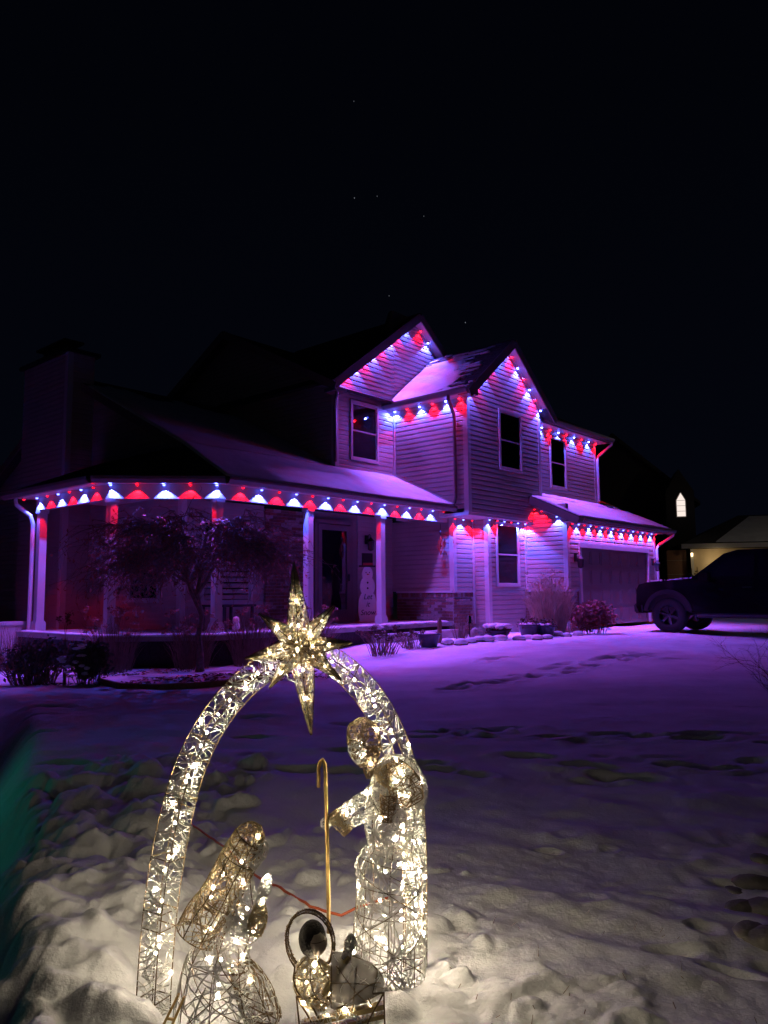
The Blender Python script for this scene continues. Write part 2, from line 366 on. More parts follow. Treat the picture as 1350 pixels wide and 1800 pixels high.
at = me.attributes.new('litter', 'FLOAT', 'POINT'); at.data.foreach_set('value', LITTER.ravel().astype(np.float32))
me.materials.append(M_SNOWG)
ground = link('snowy_ground', me); ground['kind'] = 'structure'
def gz(x, y):
    i = min(max(np.searchsorted(gx, x), 1), nx-1); j = min(max(np.searchsorted(gy, y), 1), ny-1)
    return float(GZ[j, i])

# ------------------------------------------------------------------ the house
house = empty('house', HO, HROT)
tag(house, 'two-storey beige sided house with wrap-around porch and garage, trimmed with red and blue eave lights', 'house')
EXPO = 0.108
def board_mesh(mb, fr, uL0, uR0, uL1, uR1, z0, z1, proud=0.017):
    P = lambda u, n, z: fr(u, n, z)
    zm = z0 + (z1-z0)*.62; uLm = uL0+(uL1-uL0)*.62; uRm = uR0+(uR1-uR0)*.62
    prof = ((z0,-.004,uL0,uR0),(z0+.003,proud,uL0,uR0),(zm,proud-.002,uLm,uRm),(z1,.003,uL1,uR1),(z1,-.004,uL1,uR1))
    n = len(mb.v); k = len(prof)
    mb.v += [tuple(P(l,d,z)) for z,d,l,r in prof] + [tuple(P(r,d,z)) for z,d,l,r in prof]
    mb.f += [tuple(n+i for i in range(k)), tuple(n+k+i for i in reversed(range(k)))] + [(n+i,n+k+i,n+k+(i+1)%k,n+(i+1)%k) for i in range(k)]
def frameA(b, sgn=-1): return lambda u, n, z: (u, b + sgn*n, z)        # wall along x, facing -y
def frameB(a, sgn=-1): return lambda u, n, z: (a + sgn*n, u, z)        # wall along y, facing -x
def side_wall(fr, u0, u1, z0, z1, gable=None, joined=False, holes=(), name='wall'):
    """clad wall; gable = (uc, z_eave, slope): walls clipped by the rake above z_eave"""
    def ext(z):
        if gable and z > gable[1]:
            hw = (gable[3] - z)/gable[2]; return max(u0, gable[0]-hw), min(u1, gable[0]+hw)
        return u0, u1
    mb = MB()
    if gable:
        uc, ze, sl, zp = gable
        eL = zp - (uc-u0)*sl; eR = zp - (u1-uc)*sl
        poly = [(u0,z0),(u1,z0),(u1,min(max(eR,z0),zp)),(uc,zp),(u0,min(max(eL,z0),zp))]
    else: poly = [(u0,z0),(u1,z0),(u1,z1),(u0,z1)]
    n = len(poly)
    mb.add([fr(u,-0.006,z) for u,z in poly] + [fr(u,-0.12,z) for u,z in poly], [tuple(range(n)), tuple(range(2*n-1,n-1,-1))] + [(i,(i+1)%n,n+(i+1)%n,n+i) for i in range(n)])
    w = mb.build(name, M_BACK, house)
    z = z0; jm = MB(); top = gable[3] if gable else z1
    while z < top - 0.02:
        zt = min(z + EXPO + 0.006, top - 0.004)
        a0, a1 = ext(z); c0, c1 = ext(zt)
        segs = [(a0, a1, c0, c1)]
        for (h0, h1, hz0, hz1) in holes:
            if z + EXPO*0.5 > hz0 and z + EXPO*0.5 < hz1:
                ns = []
                for (p0,p1,p2,p3) in segs:
                    if h0 > p0 + .01 and h1 < p1 - .01: ns += [(p0,h0,p2,h0),(h1,p1,h1,p3)]
                    elif h0 <= p0 + .01 and h1 < p1: ns.append((h1,p1,h1,p3))
                    elif h1 >= p1 - .01 and h0 > p0: ns.append((p0,h0,p2,h0))
                segs = ns
        for (p0,p1,p2,p3) in segs:
            if p1 - p0 < 0.02: continue
            if p3 <= p2: p2 = p3 = (p0+p1)/2
            if joined: board_mesh(jm, fr, p0, p1, p2, p3, z, zt)
            else:
                bm_ = MB(); board_mesh(bm_, fr, p0, p1, p2, p3, z, zt); bm_.build('siding_board', M_SIDE, w)
        z += EXPO
    if joined:
        o = jm.build('siding', M_SIDE, w); o['kind'] = 'stuff'
    return w
def corner(a, b, z0, z1, sa=1, sb=1, w=0.09):
    """outside corner trim: legs of width w along +sa*a and +sb*b"""
    mb = MB(); t = 0.026
    mb.box(*sorted((a - sa*t, a + sa*w)), *sorted((b - sb*t, b)), z0, z1)
    mb.box(*sorted((a - sa*t, a)), *sorted((b, b + sb*w)), z0, z1)
    return mb.build('corner_trim', M_TRIM, house)
def window(fr, u0, u1, z0, z1, split=0.5, blind=False):
    f = MB(); w = 0.055; P = fr
    def bx(mb, a0, a1, n0, n1, c0, c1):
        mb.hexa([P(a0,n0,c0),P(a1,n0,c0),P(a1,n1,c0),P(a0,n1,c0),P(a0,n0,c1),P(a1,n0,c1),P(a1,n1,c1),P(a0,n1,c1)])
    bx(f,u0-w,u0,0,.045,z0-w,z1+w); bx(f,u1,u1+w,0,.045,z0-w,z1+w); bx(f,u0,u1,0,.045,z1,z1+w); bx(f,u0,u1,0,.052,z0-w,z0)
    o = f.build('window', M_TRIM, house)
    rm = MB(); bx(rm,u0-.01,u1+.01,-.005,-.003,z0-.01,z1+.01); rm.build('backing', M_ROOM, o)
    bl_ = MB(); zb = z1 - (z1-z0)*random.choice((.55,.75,.97)); zz = z1-.04
    while zz > zb:
        bx(bl_,u0+.015,u1-.015,-.002,.0045,zz-.012,zz); zz -= .034
    bl_.build('blind', M_BLIND, o)['kind'] = 'stuff'
    zm = z0 + (z1-z0)*split
    for (a, c, n) in ((zm-.02, z1, .028), (z0, zm+.02, .020)):
        s = MB(); t = 0.03
        bx(s,u0+.002,u0+t,0,n,a,c-.002); bx(s,u1-t,u1-.002,0,n,a,c-.002); bx(s,u0+t,u1-t,0,n,c-t,c-.002); bx(s,u0+t,u1-t,0,n,a,a+t)
        s.build('sash', M_TRIM, o)
        g = MB(); bx(g,u0+t,u1-t,n-.011,n-.006,a+t,c-t); g.build('pane', M_GLASS2, o)
    return o
def roof(quad, name='roof', th=0.06, expo=0.14):
    """quad: eave_left, eave_right, top_right, top_left in house frame"""
    p = [Vector(q_) for q_ in quad]; n = (p[1]-p[0]).cross(p[3]-p[0]).normalized()
    if n.z < 0: n = -n
    mb = MB(); mb.hexa([p[0]-n*th, p[1]-n*th, p[2]-n*th, p[3]-n*th, p[0], p[1], p[2], p[3]])
    L = max((p[3]-p[0]).length, (p[2]-p[1]).length); k = max(1, int(L/expo))
    for i in range(k):
        t0 = i/k; t1 = min(1, (i+1.05)/k)
        l0, r0, l1, r1 = p[0].lerp(p[3],t0), p[1].lerp(p[2],t0), p[0].lerp(p[3],t1), p[1].lerp(p[2],t1)
        if i == 0: e = (p[3]-p[0]).normalized()*-0.015; l0 = l0+e; r0 = r0+e
        mb.hexa([l0+n*.001, r0+n*.001, r1+n*.001, l1+n*.001, l0+n*.013, r0+n*.013, r1+n*.004, l1+n*.004])
    return mb.build(name, M_SHIN, house)
def snow_sheet(quad, mask, th=0.03, su=0.09, st=0.07, seed=1):
    """snow lying on a roof plane; mask(s,t,noise)->bool keeps the cell"""
    p = [Vector(q_) for q_ in quad]; n = (p[1]-p[0]).cross(p[3]-p[0]).normalized()
    if n.z < 0: n = -n
    Lu = max((p[1]-p[0]).length, (p[2]-p[3]).length); Lt = max((p[3]-p[0]).length, (p[2]-p[1]).length)
    ku, kt = max(2,int(Lu/su)), max(2,int(Lt/st)); rg = np.random.default_rng(seed)
    S, T = np.meshgrid(np.linspace(0,1,ku+1), np.linspace(0,1,kt+1)); NZ = noise2(S*Lu, T*Lt, seed, 1.3)+0.6*noise2(S*Lu, T*Lt, seed+1, 5)
    NR = noise2(S*Lu, T*Lt*7, seed+3, 2.2)
    mb = MB(); ids = {}
    def vid(i, j, up):
        if (i,j,up) not in ids:
            s, t = i/ku, j/kt; q_ = p[0].lerp(p[1],s).lerp(p[3].lerp(p[2],s),t)
            ids[(i,j,up)] = len(mb.v); mb.v.append(tuple(q_ + n*((0.017+th*(0.75+0.6*NZ[j,i])) if up else 0.010)))
        return ids[(i,j,up)]
    keep = np.zeros((ku+2, kt+2), bool)
    for i in range(ku):
        for j in range(kt):
            if mask((i+.5)/ku, (j+.5)/kt, NZ[j,i], NR[j,i]): keep[i+1,j+1] = True
    for i in range(ku):
        for j in range(kt):
            if not keep[i+1,j+1]: continue
            mb.f.append((vid(i,j,1),vid(i+1,j,1),vid(i+1,j+1,1),vid(i,j+1,1)))
            for di,dj,e in ((-1,0,((i,j+1),(i,j))),(1,0,((i+1,j),(i+1,j+1))),(0,-1,((i,j),(i+1,j))),(0,1,((i+1,j+1),(i,j+1)))):
                if not keep[i+1+di,j+1+dj]: mb.f.append((vid(*e[0],0),vid(*e[1],0),vid(*e[1],1),vid(*e[0],1)))
    o = mb.build('roof_snow', M_SNOW, None, smooth=True, fix=False); o.location = HO; o.rotation_euler = (0,0,HROT)
    o['kind'] = 'stuff'; return o
def gutter(p, q, name='gutter'):
    p = Vector(p); q = Vector(q); t = (q-p).normalized(); o_ = Vector((t.y,-t.x,0))    # outward: right of travel
    prof = [(0,0),(0,-.11),(.07,-.11),(.115,-.05),(.12,0),(.11,0),(.105,-.045),(.065,-.098),(.012,-.098),(.012,0)]
    mb = MB(); n = len(prof)
    for c in (p,q):
        for (d,z) in prof: mb.v.append(tuple(c + o_*d + Vector((0,0,z))))
    for i in range(n): mb.f.append((i,(i+1)%n,n+(i+1)%n,n+i))
    mb.f.append(tuple(range(n-1,-1,-1))); mb.f.append(tuple(range(n,2*n)))
    return mb.build(name, M_FASC, house)
def downspout(pts, m=None):
    mb = MB(); mb.tube(pts, 0.04, 8); return mb.build('downspout', m or M_FASC, house, smooth=False)

zS = 5.40     # upper soffit
aB = -1.10    # plane of the upper left-facing wall
# -- lower walls
side_wall(frameA(0.0), 0.0, 1.64, 0.42, 2.80, holes=((0.30,1.32,1.25,2.76),))
side_wall(frameB(0.0), 0.0, 0.41, 0.42, 2.80)
side_wall(frameA(0.41), -0.78, 0.0, 1.15, 2.80, )
side_wall(frameB(-0.78), 0.41, 2.2, 1.15, 2.80)
side_wall(frameB(1.64), -1.12, 0.0, 1.15, 3.20)
# the stub of siding that runs to the ground between brick return and window wall
side_wall(frameA(0.41), -0.16, 0.0, 0.42, 1.12)
MB().box(-0.05,1.64,-0.03,0.3,0.1,0.42).box(-0.05,0.0,0.0,0.45,0.1,0.42).build('foundation', M_CONC, house)
for (a,b,z0,z1) in ((0.0,0.0,0.42,2.8),(-0.78,0.41,1.16,2.8),(1.64,-1.12,1.16,2.78)): corner(a,b,z0,z1)
for (a,b,z0,z1) in ((1.595,-0.045,0.42,2.8),(-0.045,0.365,0.42,2.8)): MB().box(a,a+.045,b,b+.045,z0,z1).build('corner_trim', M_TRIM, house)
window(frameA(0.0), 0.36, 1.26, 1.31, 2.70)
# brick wainscots
BR = {}
def brick_mesh(m, l, w, h):
    k = (m.name, round(l,3), round(w,3), round(h,3))
    if k not in BR:
        mb = MB(); mb.box(-l/2,l/2,-w/2,w/2,-h/2,h/2); BR[k] = mb.mesh('brick', m)
    return BR[k]
def brickwork(axis, plane, u0, u1, z0, z1, cap=True, depth=0.06):
    if axis == 'A': core = MB().box(u0+.005,u1-.005,plane-.035,plane+.1,z0,z1-.01)
    else: core = MB().box(plane-.035,plane+.1,u0+.005,u1-.005,z0,z1-.01)
    w = core.build('brick_wainscot', M_MORT, house)
    H = 0.067; Lb = 0.205; row = 0; z = z0
    ztop = z1 - (0.12 if cap else 0.0)
    while z + H < ztop + .02:
        u = u0 - (Lb/2 if row % 2 else 0)
        while u < u1 - .01:
            a, b = max(u, u0), min(u+Lb, u1)
            if b - a > 0.03:
                m = random.choices(M_BRICK, (5,3,3))[0]; l = round((b-a-.011), 2)
                n = -0.045 - random.uniform(0,.006); c = (a+b)/2
                loc = (c, plane+n+.0, z+H/2) if axis == 'A' else (plane+n, c, z+H/2)
                link('brick', brick_mesh(m, l, depth-.03, H-.011), w, loc, 0 if axis == 'A' else math.pi/2)
            u += Lb
        z += H; row += 1
    if cap:   # soldier course and a sloped stone sill
        u = u0
        while u < u1-.03:
            m = random.choices(M_BRICK, (5,3,3))[0]; c = u+.0335
            loc = (c, plane-.048, z1-.065) if axis == 'A' else (plane-.048, c, z1-.065)
            link('brick', brick_mesh(m, .056, depth-.03, .095), w, loc, 0 if axis == 'A' else math.pi/2); u += .067
        s = MB()
        if axis == 'A': s.box(u0-.0,u1+.02,plane-.085,plane+.05,z1-.012,z1+.03)
        else: s.box(plane-.085,plane+.05,u0-.0,u1+.0,z1-.012,z1+.03)
        s.build('sill', M_TRIM, w)
    return w
brickwork('A', 0.41, -0.86, -0.16, 0.12, 1.14)
brickwork('B', -0.80, 0.385, 2.0, 0.12, 1.14)
brickwork('B', 1.62, -1.13, -0.02, 0.15, 1.14)
brickwork('A', -1.12, 1.60, 2.02, 0.15, 1.14)
# -- front gable block
GW = (aB, 2.03); gc = (GW[0]+GW[1])/2; gsl = 0.82; gpk = 6.96
side_wall(frameA(-0.25), GW[0], GW[1], 2.86, None, (gc, zS+0.02, gsl, gpk), holes=((0.14,1.14,3.93,5.36),))
side_wall(frameB(aB), -0.25, 1.84, 2.95, zS+.05)
corner(aB, -0.25, 2.86, zS); MB().box(GW[1]-.09,GW[1]+.026,-0.276,-0.25,2.86,zS+.02).box(GW[1],GW[1]+.026,-.25,.15,2.86,zS+.02).build('corner_trim', M_TRIM, house)
window(frameA(-0.25), 0.20, 1.08, 3.99, 5.30)
MB().box(aB,GW[1],-0.25,0.15,2.80,2.86).box(aB,-0.02,0.15,0.42,2.80,2.86).box(aB,-.78,.42,1.8,2.80,2.9).build('soffit', M_SOFF, house)
# -- back gable wall
bc = -0.40; bhw = 2.67; bsl = 0.76; bpk = 7.88
side_wall(frameA(1.84), -3.07, aB, 3.4, None, (bc, 5.80, bsl, bpk), holes=((-2.62,-1.68,4.06,5.42),))
side_wall(frameA(1.84), aB, 1.0, 5.6, None, (bc, 5.80, bsl, bpk))
corner(-3.07, 1.84, 3.5, 5.6); MB().box(aB-.05,aB,1.79,1.84,3.8,zS).build('corner_trim', M_TRIM, house)
window(frameA(1.84), -2.56, -1.74, 4.12, 5.36)
# -- upper right wall
side_wall(frameA(0.15), GW[1], 5.93, 3.55, zS, holes=((3.23,4.13,3.84,5.25),))
corner(5.93, 0.15, 3.55, zS, -1, 1)
side_wall(frameB(5.93, 1), 0.15, 6.0, 3.2, zS, joined=True)
window(frameA(0.15), 3.29, 4.07, 3.90, 5.19)
# -- dark left wall of the upper storey
side_wall(frameB(-3.07), 1.84, 9.0, 3.4, None, (5.42, 5.68, 0.54, 5.68+3.58*0.54), joined=True)
# -- garage front
side_wall(frameA(-1.12), 1.64, 6.85, 2.27, 2.78)
side_wall(frameA(-1.12), 1.64, 2.2, 1.17, 2.27); side_wall(frameA(-1.12), 6.38, 6.85, 0.3, 2.27)
corner(6.85, -1.12, 0.3, 2.78, -1, 1)
side_wall(frameB(6.85, 1), -1.12, 5.0, 0.3, 2.78, joined=True)
MB().box(2.2,2.29,-1.16,-1.10,0.28,2.27).box(6.29,6.38,-1.16,-1.10,0.28,2.27).box(2.2,6.38,-1.165,-1.10,2.18,2.285).build('garage_door_frame', M_TRIM, house)
gd = MB().box(2.29,6.29,-1.06,-1.02,0.285,2.18).build('garage_door', M_GDOOR, house)
for r in range(4):
    z0 = 0.29 + r*0.4725
    pm = MB().box(2.292,6.288,-1.083,-1.06,z0,z0+.465)
    pnl = pm.build('panel', M_GDOOR, gd, bevel=.004)
    for c in range(7):
        u = 2.36 + c*0.562
        rr = MB(); a0,a1,c0,c1 = u,u+.50,z0+.06,z0+.405
        rr.box(a0,a1,-1.098,-1.083,c0,c0+.03).box(a0,a1,-1.098,-1.083,c1-.03,c1).box(a0,a0+.03,-1.098,-1.083,c0+.03,c1-.03).box(a1-.03,a1,-1.098,-1.083,c0+.03,c1-.03)
        rr.build('raised_moulding', M_GDOOR, pnl)
# -- door wall and family-room walls under the porch
zP = 0.50
side_wall(frameA(2.2), -6.67, -4.75, zP, 2.9); side_wall(frameA(2.2), -2.0, -0.78, zP, 2.9)
brickwork('A', 2.2, -4.75, -3.45, zP, 2.85, cap=False)
MB().box(-3.45,-2.0,2.2,2.3,zP,2.9).build('wall', M_BACK, house)
window(frameA(2.2), -6.2, -5.1, 1.0, 2.5)
side_wall(frameB(-6.67), 2.2, 10.0, zP, None, (6.0, 2.9, 0.486, 5.85), holes=((2.8,4.0,1.0,2.5),))
window(frameB(-6.67), 2.9, 3.9, 1.05, 2.45)
corner(-6.67, 2.2, zP, 2.9)
# front door set: frame, storm door with glass, sidelight
fd = MB().box(-3.42,-3.34,2.1,2.2,zP,2.72).box(-2.33,-2.25,2.1,2.2,zP,2.72).box(-3.42,-2.25,2.1,2.2,2.64,2.72).box(-3.34,-2.33,2.17,2.19,zP,2.64).build('front_door', M_FASC, house)
MB().box(-3.33,-3.22,2.09,2.13,zP+.02,2.62).box(-2.45,-2.34,2.09,2.13,zP+.02,2.62).box(-3.22,-2.45,2.09,2.13,2.5,2.62).box(-3.22,-2.45,2.09,2.13,zP+.02,zP+.28).build('storm_door_frame', M_FASC, fd)
MB().box(-3.22,-2.45,2.11,2.12,zP+.28,2.5).build('pane', M_GLASS, fd)
MB().box(-2.42,-2.40,2.05,2.09,1.4,1.55).build('handle', M_BLACK, fd)
# -- chimney chase
ch = MB().box(-7.25,-6.69,5.5,7.55,0,6.2).build('chimney', M_SIDE, house)
jm = MB(); z = 0.2
while z < 6.15:
    board_mesh(jm, frameA(5.5), -7.25, -6.69, -7.25, -6.69, z, z+EXPO+.006); board_mesh(jm, frameB(-7.25), 5.5, 7.55, 5.5, 7.55, z, z+EXPO+.006); z += EXPO
o = jm.build('siding', M_SIDE, ch); o['kind'] = 'stuff'
MB().box(-7.29,-7.17,5.46,5.58,0,6.2).build('corner_trim', M_TRIM, ch)
MB().box(-7.34,-6.60,5.4,7.65,6.2,6.28).box(-7.1,-6.85,6.0,7.0,6.28,6.55).box(-7.2,-6.75,5.85,7.15,6.55,6.6).build('cap', M_BLACK, ch)
# -- porch: slab, posts, beam, ceiling
def pz(b): return 3.0 + 0.486*(b-0.15)
PL = [(-0.8,0.6),(-7.07,0.6),(-8.27,1.80),(-8.27,4.35)]          # beam line
slab = [(-0.86,0.36),(-7.17,0.36),(-8.51,1.70),(-8.51,4.6),(-6.6,4.6),(-6.6,2.25),(-0.86,2.25)]
MB().prism(slab, zP-.09, zP, 'xy').build('porch_floor', M_CONC, house); MB().prism([(a+(.05 if a<-7 else -.0),b+.05) for a,b in slab[:4]]+[(-8.46,4.6),(-6.7,4.6),(-6.7,2.3),(-0.86,2.3)], -0.1, zP-.09, 'xy').build('porch_skirt', M_SKIRT, house)
MB().box(-3.6,-1.0,0.0,0.36,-0.1,0.34).build('porch_step', M_CONC, house)
for (a,b) in ((-3.02,.6),(-5.03,.6),(-7.07,.6),(-8.27,1.80),(-8.27,4.25)):
    r = math.pi/8 if (a,b) in ((-7.07,.6),(-8.27,1.80)) else 0
    pm = MB(); h = 0.068
    po = MB().box(-h,h,-h,h,zP+.18,2.70).build('porch_post', M_TRIM, house, bevel=.006); po.location = (a,b,0)
    MB().box(-.095,.095,-.095,.095,zP,zP+.16).box(-.085,.085,-.085,.085,zP+.16,zP+.185).build('plinth', M_TRIM, po, bevel=.004)
    MB().box(-.085,.085,-.085,.085,2.64,2.70).build('capital', M_TRIM, po)
bm_ = MB()
for (p,q_) in zip(PL[:-1], PL[1:]):
    d = (Vector(q_)-Vector(p)).normalized()*0.03
    bm_.bar((p[0]-d.x,p[1]-d.y,2.819),(q_[0]+d.x,q_[1]+d.y,2.819),0.11,0.238)
bm_.build('porch_beam', M_TRIM, house)
off = lambda d: [(-0.86,0.6-d),(-7.07-d*.4142,0.6-d),(-8.27-d,1.80-d*.4142),(-8.27-d,4.75)]
ceil = [*off(0.43), (-6.67,4.75), (-6.67,2.2), (-0.86,2.2)]
MB().prism(ceil, 2.94, 2.955, 'xy').build('soffit', M_SOFF, house)
G_ = off(0.45); fz = 3.0
fb = MB()
for (p,q_) in zip(G_[:-1],G_[1:]): fb.bar((*p,fz-.05),(*q_,fz-.05),.025,.11)
fb.build('fascia', M_FASC, house)
for (p,q_) in zip(G_[:-1],G_[1:]): gutter((*q_,fz),(*p,fz))
# porch roofs: front slope up to ridge, chamfer hip, left hip
ev = off(0.47)
ridge_b = 6.0
rq = [(ev[1][0],ev[1][1],fz),(aB-.01,ev[0][1],fz),(aB-.01,1.83,pz(1.83)),(-6.97,1.83,pz(1.83))]
apx = (-6.68, 2.35, 3.93)
roof(rq)
fq = [(-6.97,1.83,pz(1.83)),(-3.09,1.83,pz(1.83)),(-3.09,ridge_b,pz(ridge_b)),(-6.97,ridge_b,pz(ridge_b))]
roof(fq)
roof([(-6.97,10.2,3.8),(-3.09,10.2,3.8),(-3.09,ridge_b,pz(ridge_b)),(-6.97,ridge_b,pz(ridge_b))])
roof([(ev[2][0],ev[2][1],fz),(ev[1][0],ev[1][1],fz),(-6.69,1.9,3.86),(-6.69,2.05,3.86)])
roof([(ev[3][0],5.0,fz),(ev[2][0],ev[2][1],fz),(-6.69,2.05,3.86),(-6.69,5.0,3.86)])
MB().bar((-6.97,0.9,pz(0.9)-.08),(-6.97,ridge_b,pz(ridge_b)-.08),.025,.16).bar((-6.97,ridge_b,pz(ridge_b)-.08),(-6.97,10.2,3.72),.025,.16).build('rake_board', M_FASC, house)
MB().bar((aB-.02,0.14,pz(0.14)+.04),(aB-.02,1.82,pz(1.82)+.04),.012,.09).bar((aB,1.825,pz(1.82)+.03),(-3.07,1.825,pz(1.82)+.03),.012,.07).build('flashing', M_TRIM, house)
downspout([(-8.62,4.6,2.93),(-8.62,4.55,2.80),(-8.40,4.45,2.60),(-8.36,4.42,2.45),(-8.36,4.42,0.2)], M_TRIM)
# low cap wall beside the left end of the porch
MB().box(-8.9,-8.3,4.62,4.72,0,0.62).box(-8.95,-8.25,4.58,4.76,0.62,0.68).build('porch_kerb_wall', M_TRIM, house)
# -- upper roofs
ov = 0.32
def gable_roof(ac, hw, sl, zp, b0, b1):
    e = hw + ov; zE = zp - e*sl
    for s in (-1,1):
        roof([(ac+s*e,b0,zE+.06),(ac+s*e,b1,zE+.06),(ac,b1,zp+.06),(ac,b0,zp+.06)])
    rb = MB()
    for s in (-1,1): rb.bar((ac+s*e,b0-.012,zE-.045),(ac,b0-.012,zp-.045),.025,.19,up=(0,0,1))
    rb.build('rake_board', M_FASC, house)
    sf = MB()
    for s in (-1,1):
        p = [(ac+s*hw,zp-hw*sl-.012),(ac,zp-.012)]
        sf.hexa([(p[0][0],b0,p[0][1]-.012),(p[0][0],b0+.3,p[0][1]-.012),(ac,b0+.3,p[1][1]-.012),(ac,b0,p[1][1]-.012),(p[0][0],b0,p[0][1]),(p[0][0],b0+.3,p[0][1]),(ac,b0+.3,p[1][1]),(ac,b0,p[1][1])])
    sf.build('rake_soffit', M_SOFF, house)
gable_roof(gc, GW[1]-gc, gsl, gpk, -0.25-.30, 3.4)
gable_roof(bc, bhw, bsl, bpk, 1.84-.30, 6.0)
gp = lambda b_: None
# left eave of the front gable: soffit, fascia, gutter, downspout
zE = gpk - (GW[1]-gc+ov)*gsl
MB().box(aB-ov,aB,-0.54,1.84,zS,zS+.015).build('soffit', M_SOFF, house)
MB().box(aB-ov-.02,aB-ov,-0.54,1.86,zS-.01,zE+.05).build('fascia', M_FASC, house)
gutter((aB-ov-.02,1.86,zE+.075),(aB-ov-.02,-0.54,zE+.075))
downspout([(aB-ov-.09,-.06,zE-.03),(aB-ov-.09,-.06,zE-.12),(aB-.09,0.04,zE-.36),(aB-.065,0.04,zE-.46),(aB-.065,0.04,3.2),(aB-.10,0.05,3.06)], M_FASC)
# return box at the lower left end of the front gable and the right one
MB().box(aB-ov,aB,-0.56,-0.25,zS-.03,zS+.12).build('eave_return', M_FASC, house)
# main roof, front slope beside the left wall
for (b0,b1) in ((1.50,5.42),(9.3,5.42)):
    z0 = 5.68 + (min(b0,9.3)-1.84)*0.54 if b0 < 5 else 5.68-.3*.54
    roof([(-3.4,b0,z0),(5.9,b0,z0),(5.9,b1,5.68+3.58*.54),(-3.4,b1,5.68+3.58*.54)])
MB().bar((-3.4,1.5,5.50),(-3.4,5.42,7.54),.025,.18).bar((-3.4,9.3,5.50),(-3.4,5.42,7.54),.025,.18).build('rake_board', M_FASC, house)
MB().box(-3.40,-3.05,1.5,1.84,5.42,5.50).build('eave_return', M_FASC, house)
downspout([(-3.28,1.58,5.42),(-3.28,1.6,5.3),(-3.14,1.78,5.1),(-3.13,1.78,4.9),(-3.13,1.78,3.95)], M_FASC)
# upper right roof
roof([(2.2,-0.22,zS+.12),(6.25,-0.22,zS+.12),(6.25,3.4,zS+.12+3.62*.54),(2.2,3.4,zS+.12+3.62*.54)])
MB().box(2.06,6.2,-.2,.15,zS,zS+.015).build('soffit', M_SOFF, house); MB().box(2.2,6.25,-.22,-.2,zS-.02,zS+.1).build('fascia', M_FASC, house)
gutter((2.3,-.22,zS+.12),(6.27,-.22,zS+.12))
downspout([(6.2,-.28,zS+.02),(6.2,-.26,zS-.05),(6.02,.08,zS-.38),(6.0,.10,zS-.5),(6.0,.10,3.7)], M_TRIM)
# garage shed roof
gr0 = (-1.54, 2.84); gsl2 = (3.62-2.84)/(0.15+1.54)
rq2 = [(1.42,gr0[0],gr0[1]),(7.15,gr0[0],gr0[1]),(7.15,0.14,3.62),(1.42,0.14,3.62)]
roof([(2.035,gr0[0],gr0[1]),(7.15,gr0[0],gr0[1]),(7.15,0.14,3.62),(2.035,0.14,3.62)])
roof([(1.42,gr0[0],gr0[1]),(2.035,gr0[0],gr0[1]),(2.035,-.27,3.43),(1.42,-.27,3.43)])
roof([(5.95,0.14,3.62),(7.15,0.14,3.62),(7.15,4.0,3.62+3.86*gsl2),(5.95,4.0,3.62+3.86*gsl2)])
MB().bar((1.42,gr0[0],gr0[1]-.10),(1.42,-.28,3.43-.10),.025,.17).build('rake_board', M_FASC, house); MB().bar((7.15,gr0[0],gr0[1]-.10),(7.15,4,3.62+3.86*gsl2-.1),.025,.17).build('rake_board', M_FASC, house)
MB().box(1.44,7.13,gr0[0]+.02,-1.12,2.74,2.752).build('soffit', M_SOFF, house); MB().box(1.43,7.14,gr0[0],gr0[0]+.02,2.70,2.80).build('fascia', M_FASC, house)
gutter((1.5,gr0[0],gr0[1]-.01),(7.2,gr0[0],gr0[1]-.01))
downspout([(7.1,gr0[0]-.06,2.74),(7.1,gr0[0]-.05,2.68),(6.95,-1.2,2.4),(6.92,-1.17,2.3),(6.92,-1.17,0.4)], M_TRIM)
# snow on the roofs
snow_sheet(rq, lambda s,t,n,r: t > .015, 0.03, seed=3)
snow_sheet(fq, lambda s,t,n,r: t < .85+.2*n, 0.03, .12, .12, seed=5)
e_ = GW[1]-gc+ov
snow_sheet([(gc-e_,1.75,zE+.06),(gc-e_,-.55,zE+.06),(gc,-.55,gpk+.06),(gc,1.75,gpk+.06)], lambda s,t,n,r: t > .02 and t < .86+.3*r and s < .84-.22*t+.5*r, 0.025, .05, .045, seed=8)
snow_sheet(rq2[:1] and [(1.46,gr0[0],gr0[1]),(7.1,gr0[0],gr0[1]),(7.1,-.26,3.43),(1.46,-.26,3.43)], lambda s,t,n,r: t > .02 and not (s < .02), 0.03, seed=12)
snow_sheet([(2.06,-.26,3.435),(7.1,-.26,3.435),(7.1,.12,3.61),(2.06,.12,3.61)], lambda s,t,n,r: s < .80 or n+r > -.1, 0.03, seed=13)
snow_sheet([(6.0,.14,3.62),(7.1,.14,3.62),(7.1,2.4,3.62+2.26*gsl2),(6.0,2.4,3.62+2.26*gsl2)], lambda s,t,n,r: t < .55 and s > .25+.4*n, 0.03, seed=14)
# snow on the porch edge
ps = MB()
for i in range(70):
    a = -7.2 + 6.0*i/69; w = 0.10 + 0.06*math.sin(i*1.3)+random.uniform(0,.05)
    ps.blob((a, 0.40+w*.3, zP+.004), .09, w, .02+random.uniform(0,.012), 8, 4, .1)
for i in range(22):
    t = i/21; ps.blob((-7.17-1.34*t, 0.42+1.34*t, zP+.004), .1, .12, .025, 8, 4, .1)
for i in range(20): ps.blob((-8.42, 1.8+2.6*i/19, zP+.004), .1, .1, .025, 8, 4, .1)
o = ps.build('porch_snow', M_SNOW, None, smooth=True, fix=False); o.location = HO; o.rotation_euler = (0,0,HROT); o['kind'] = 'stuff'

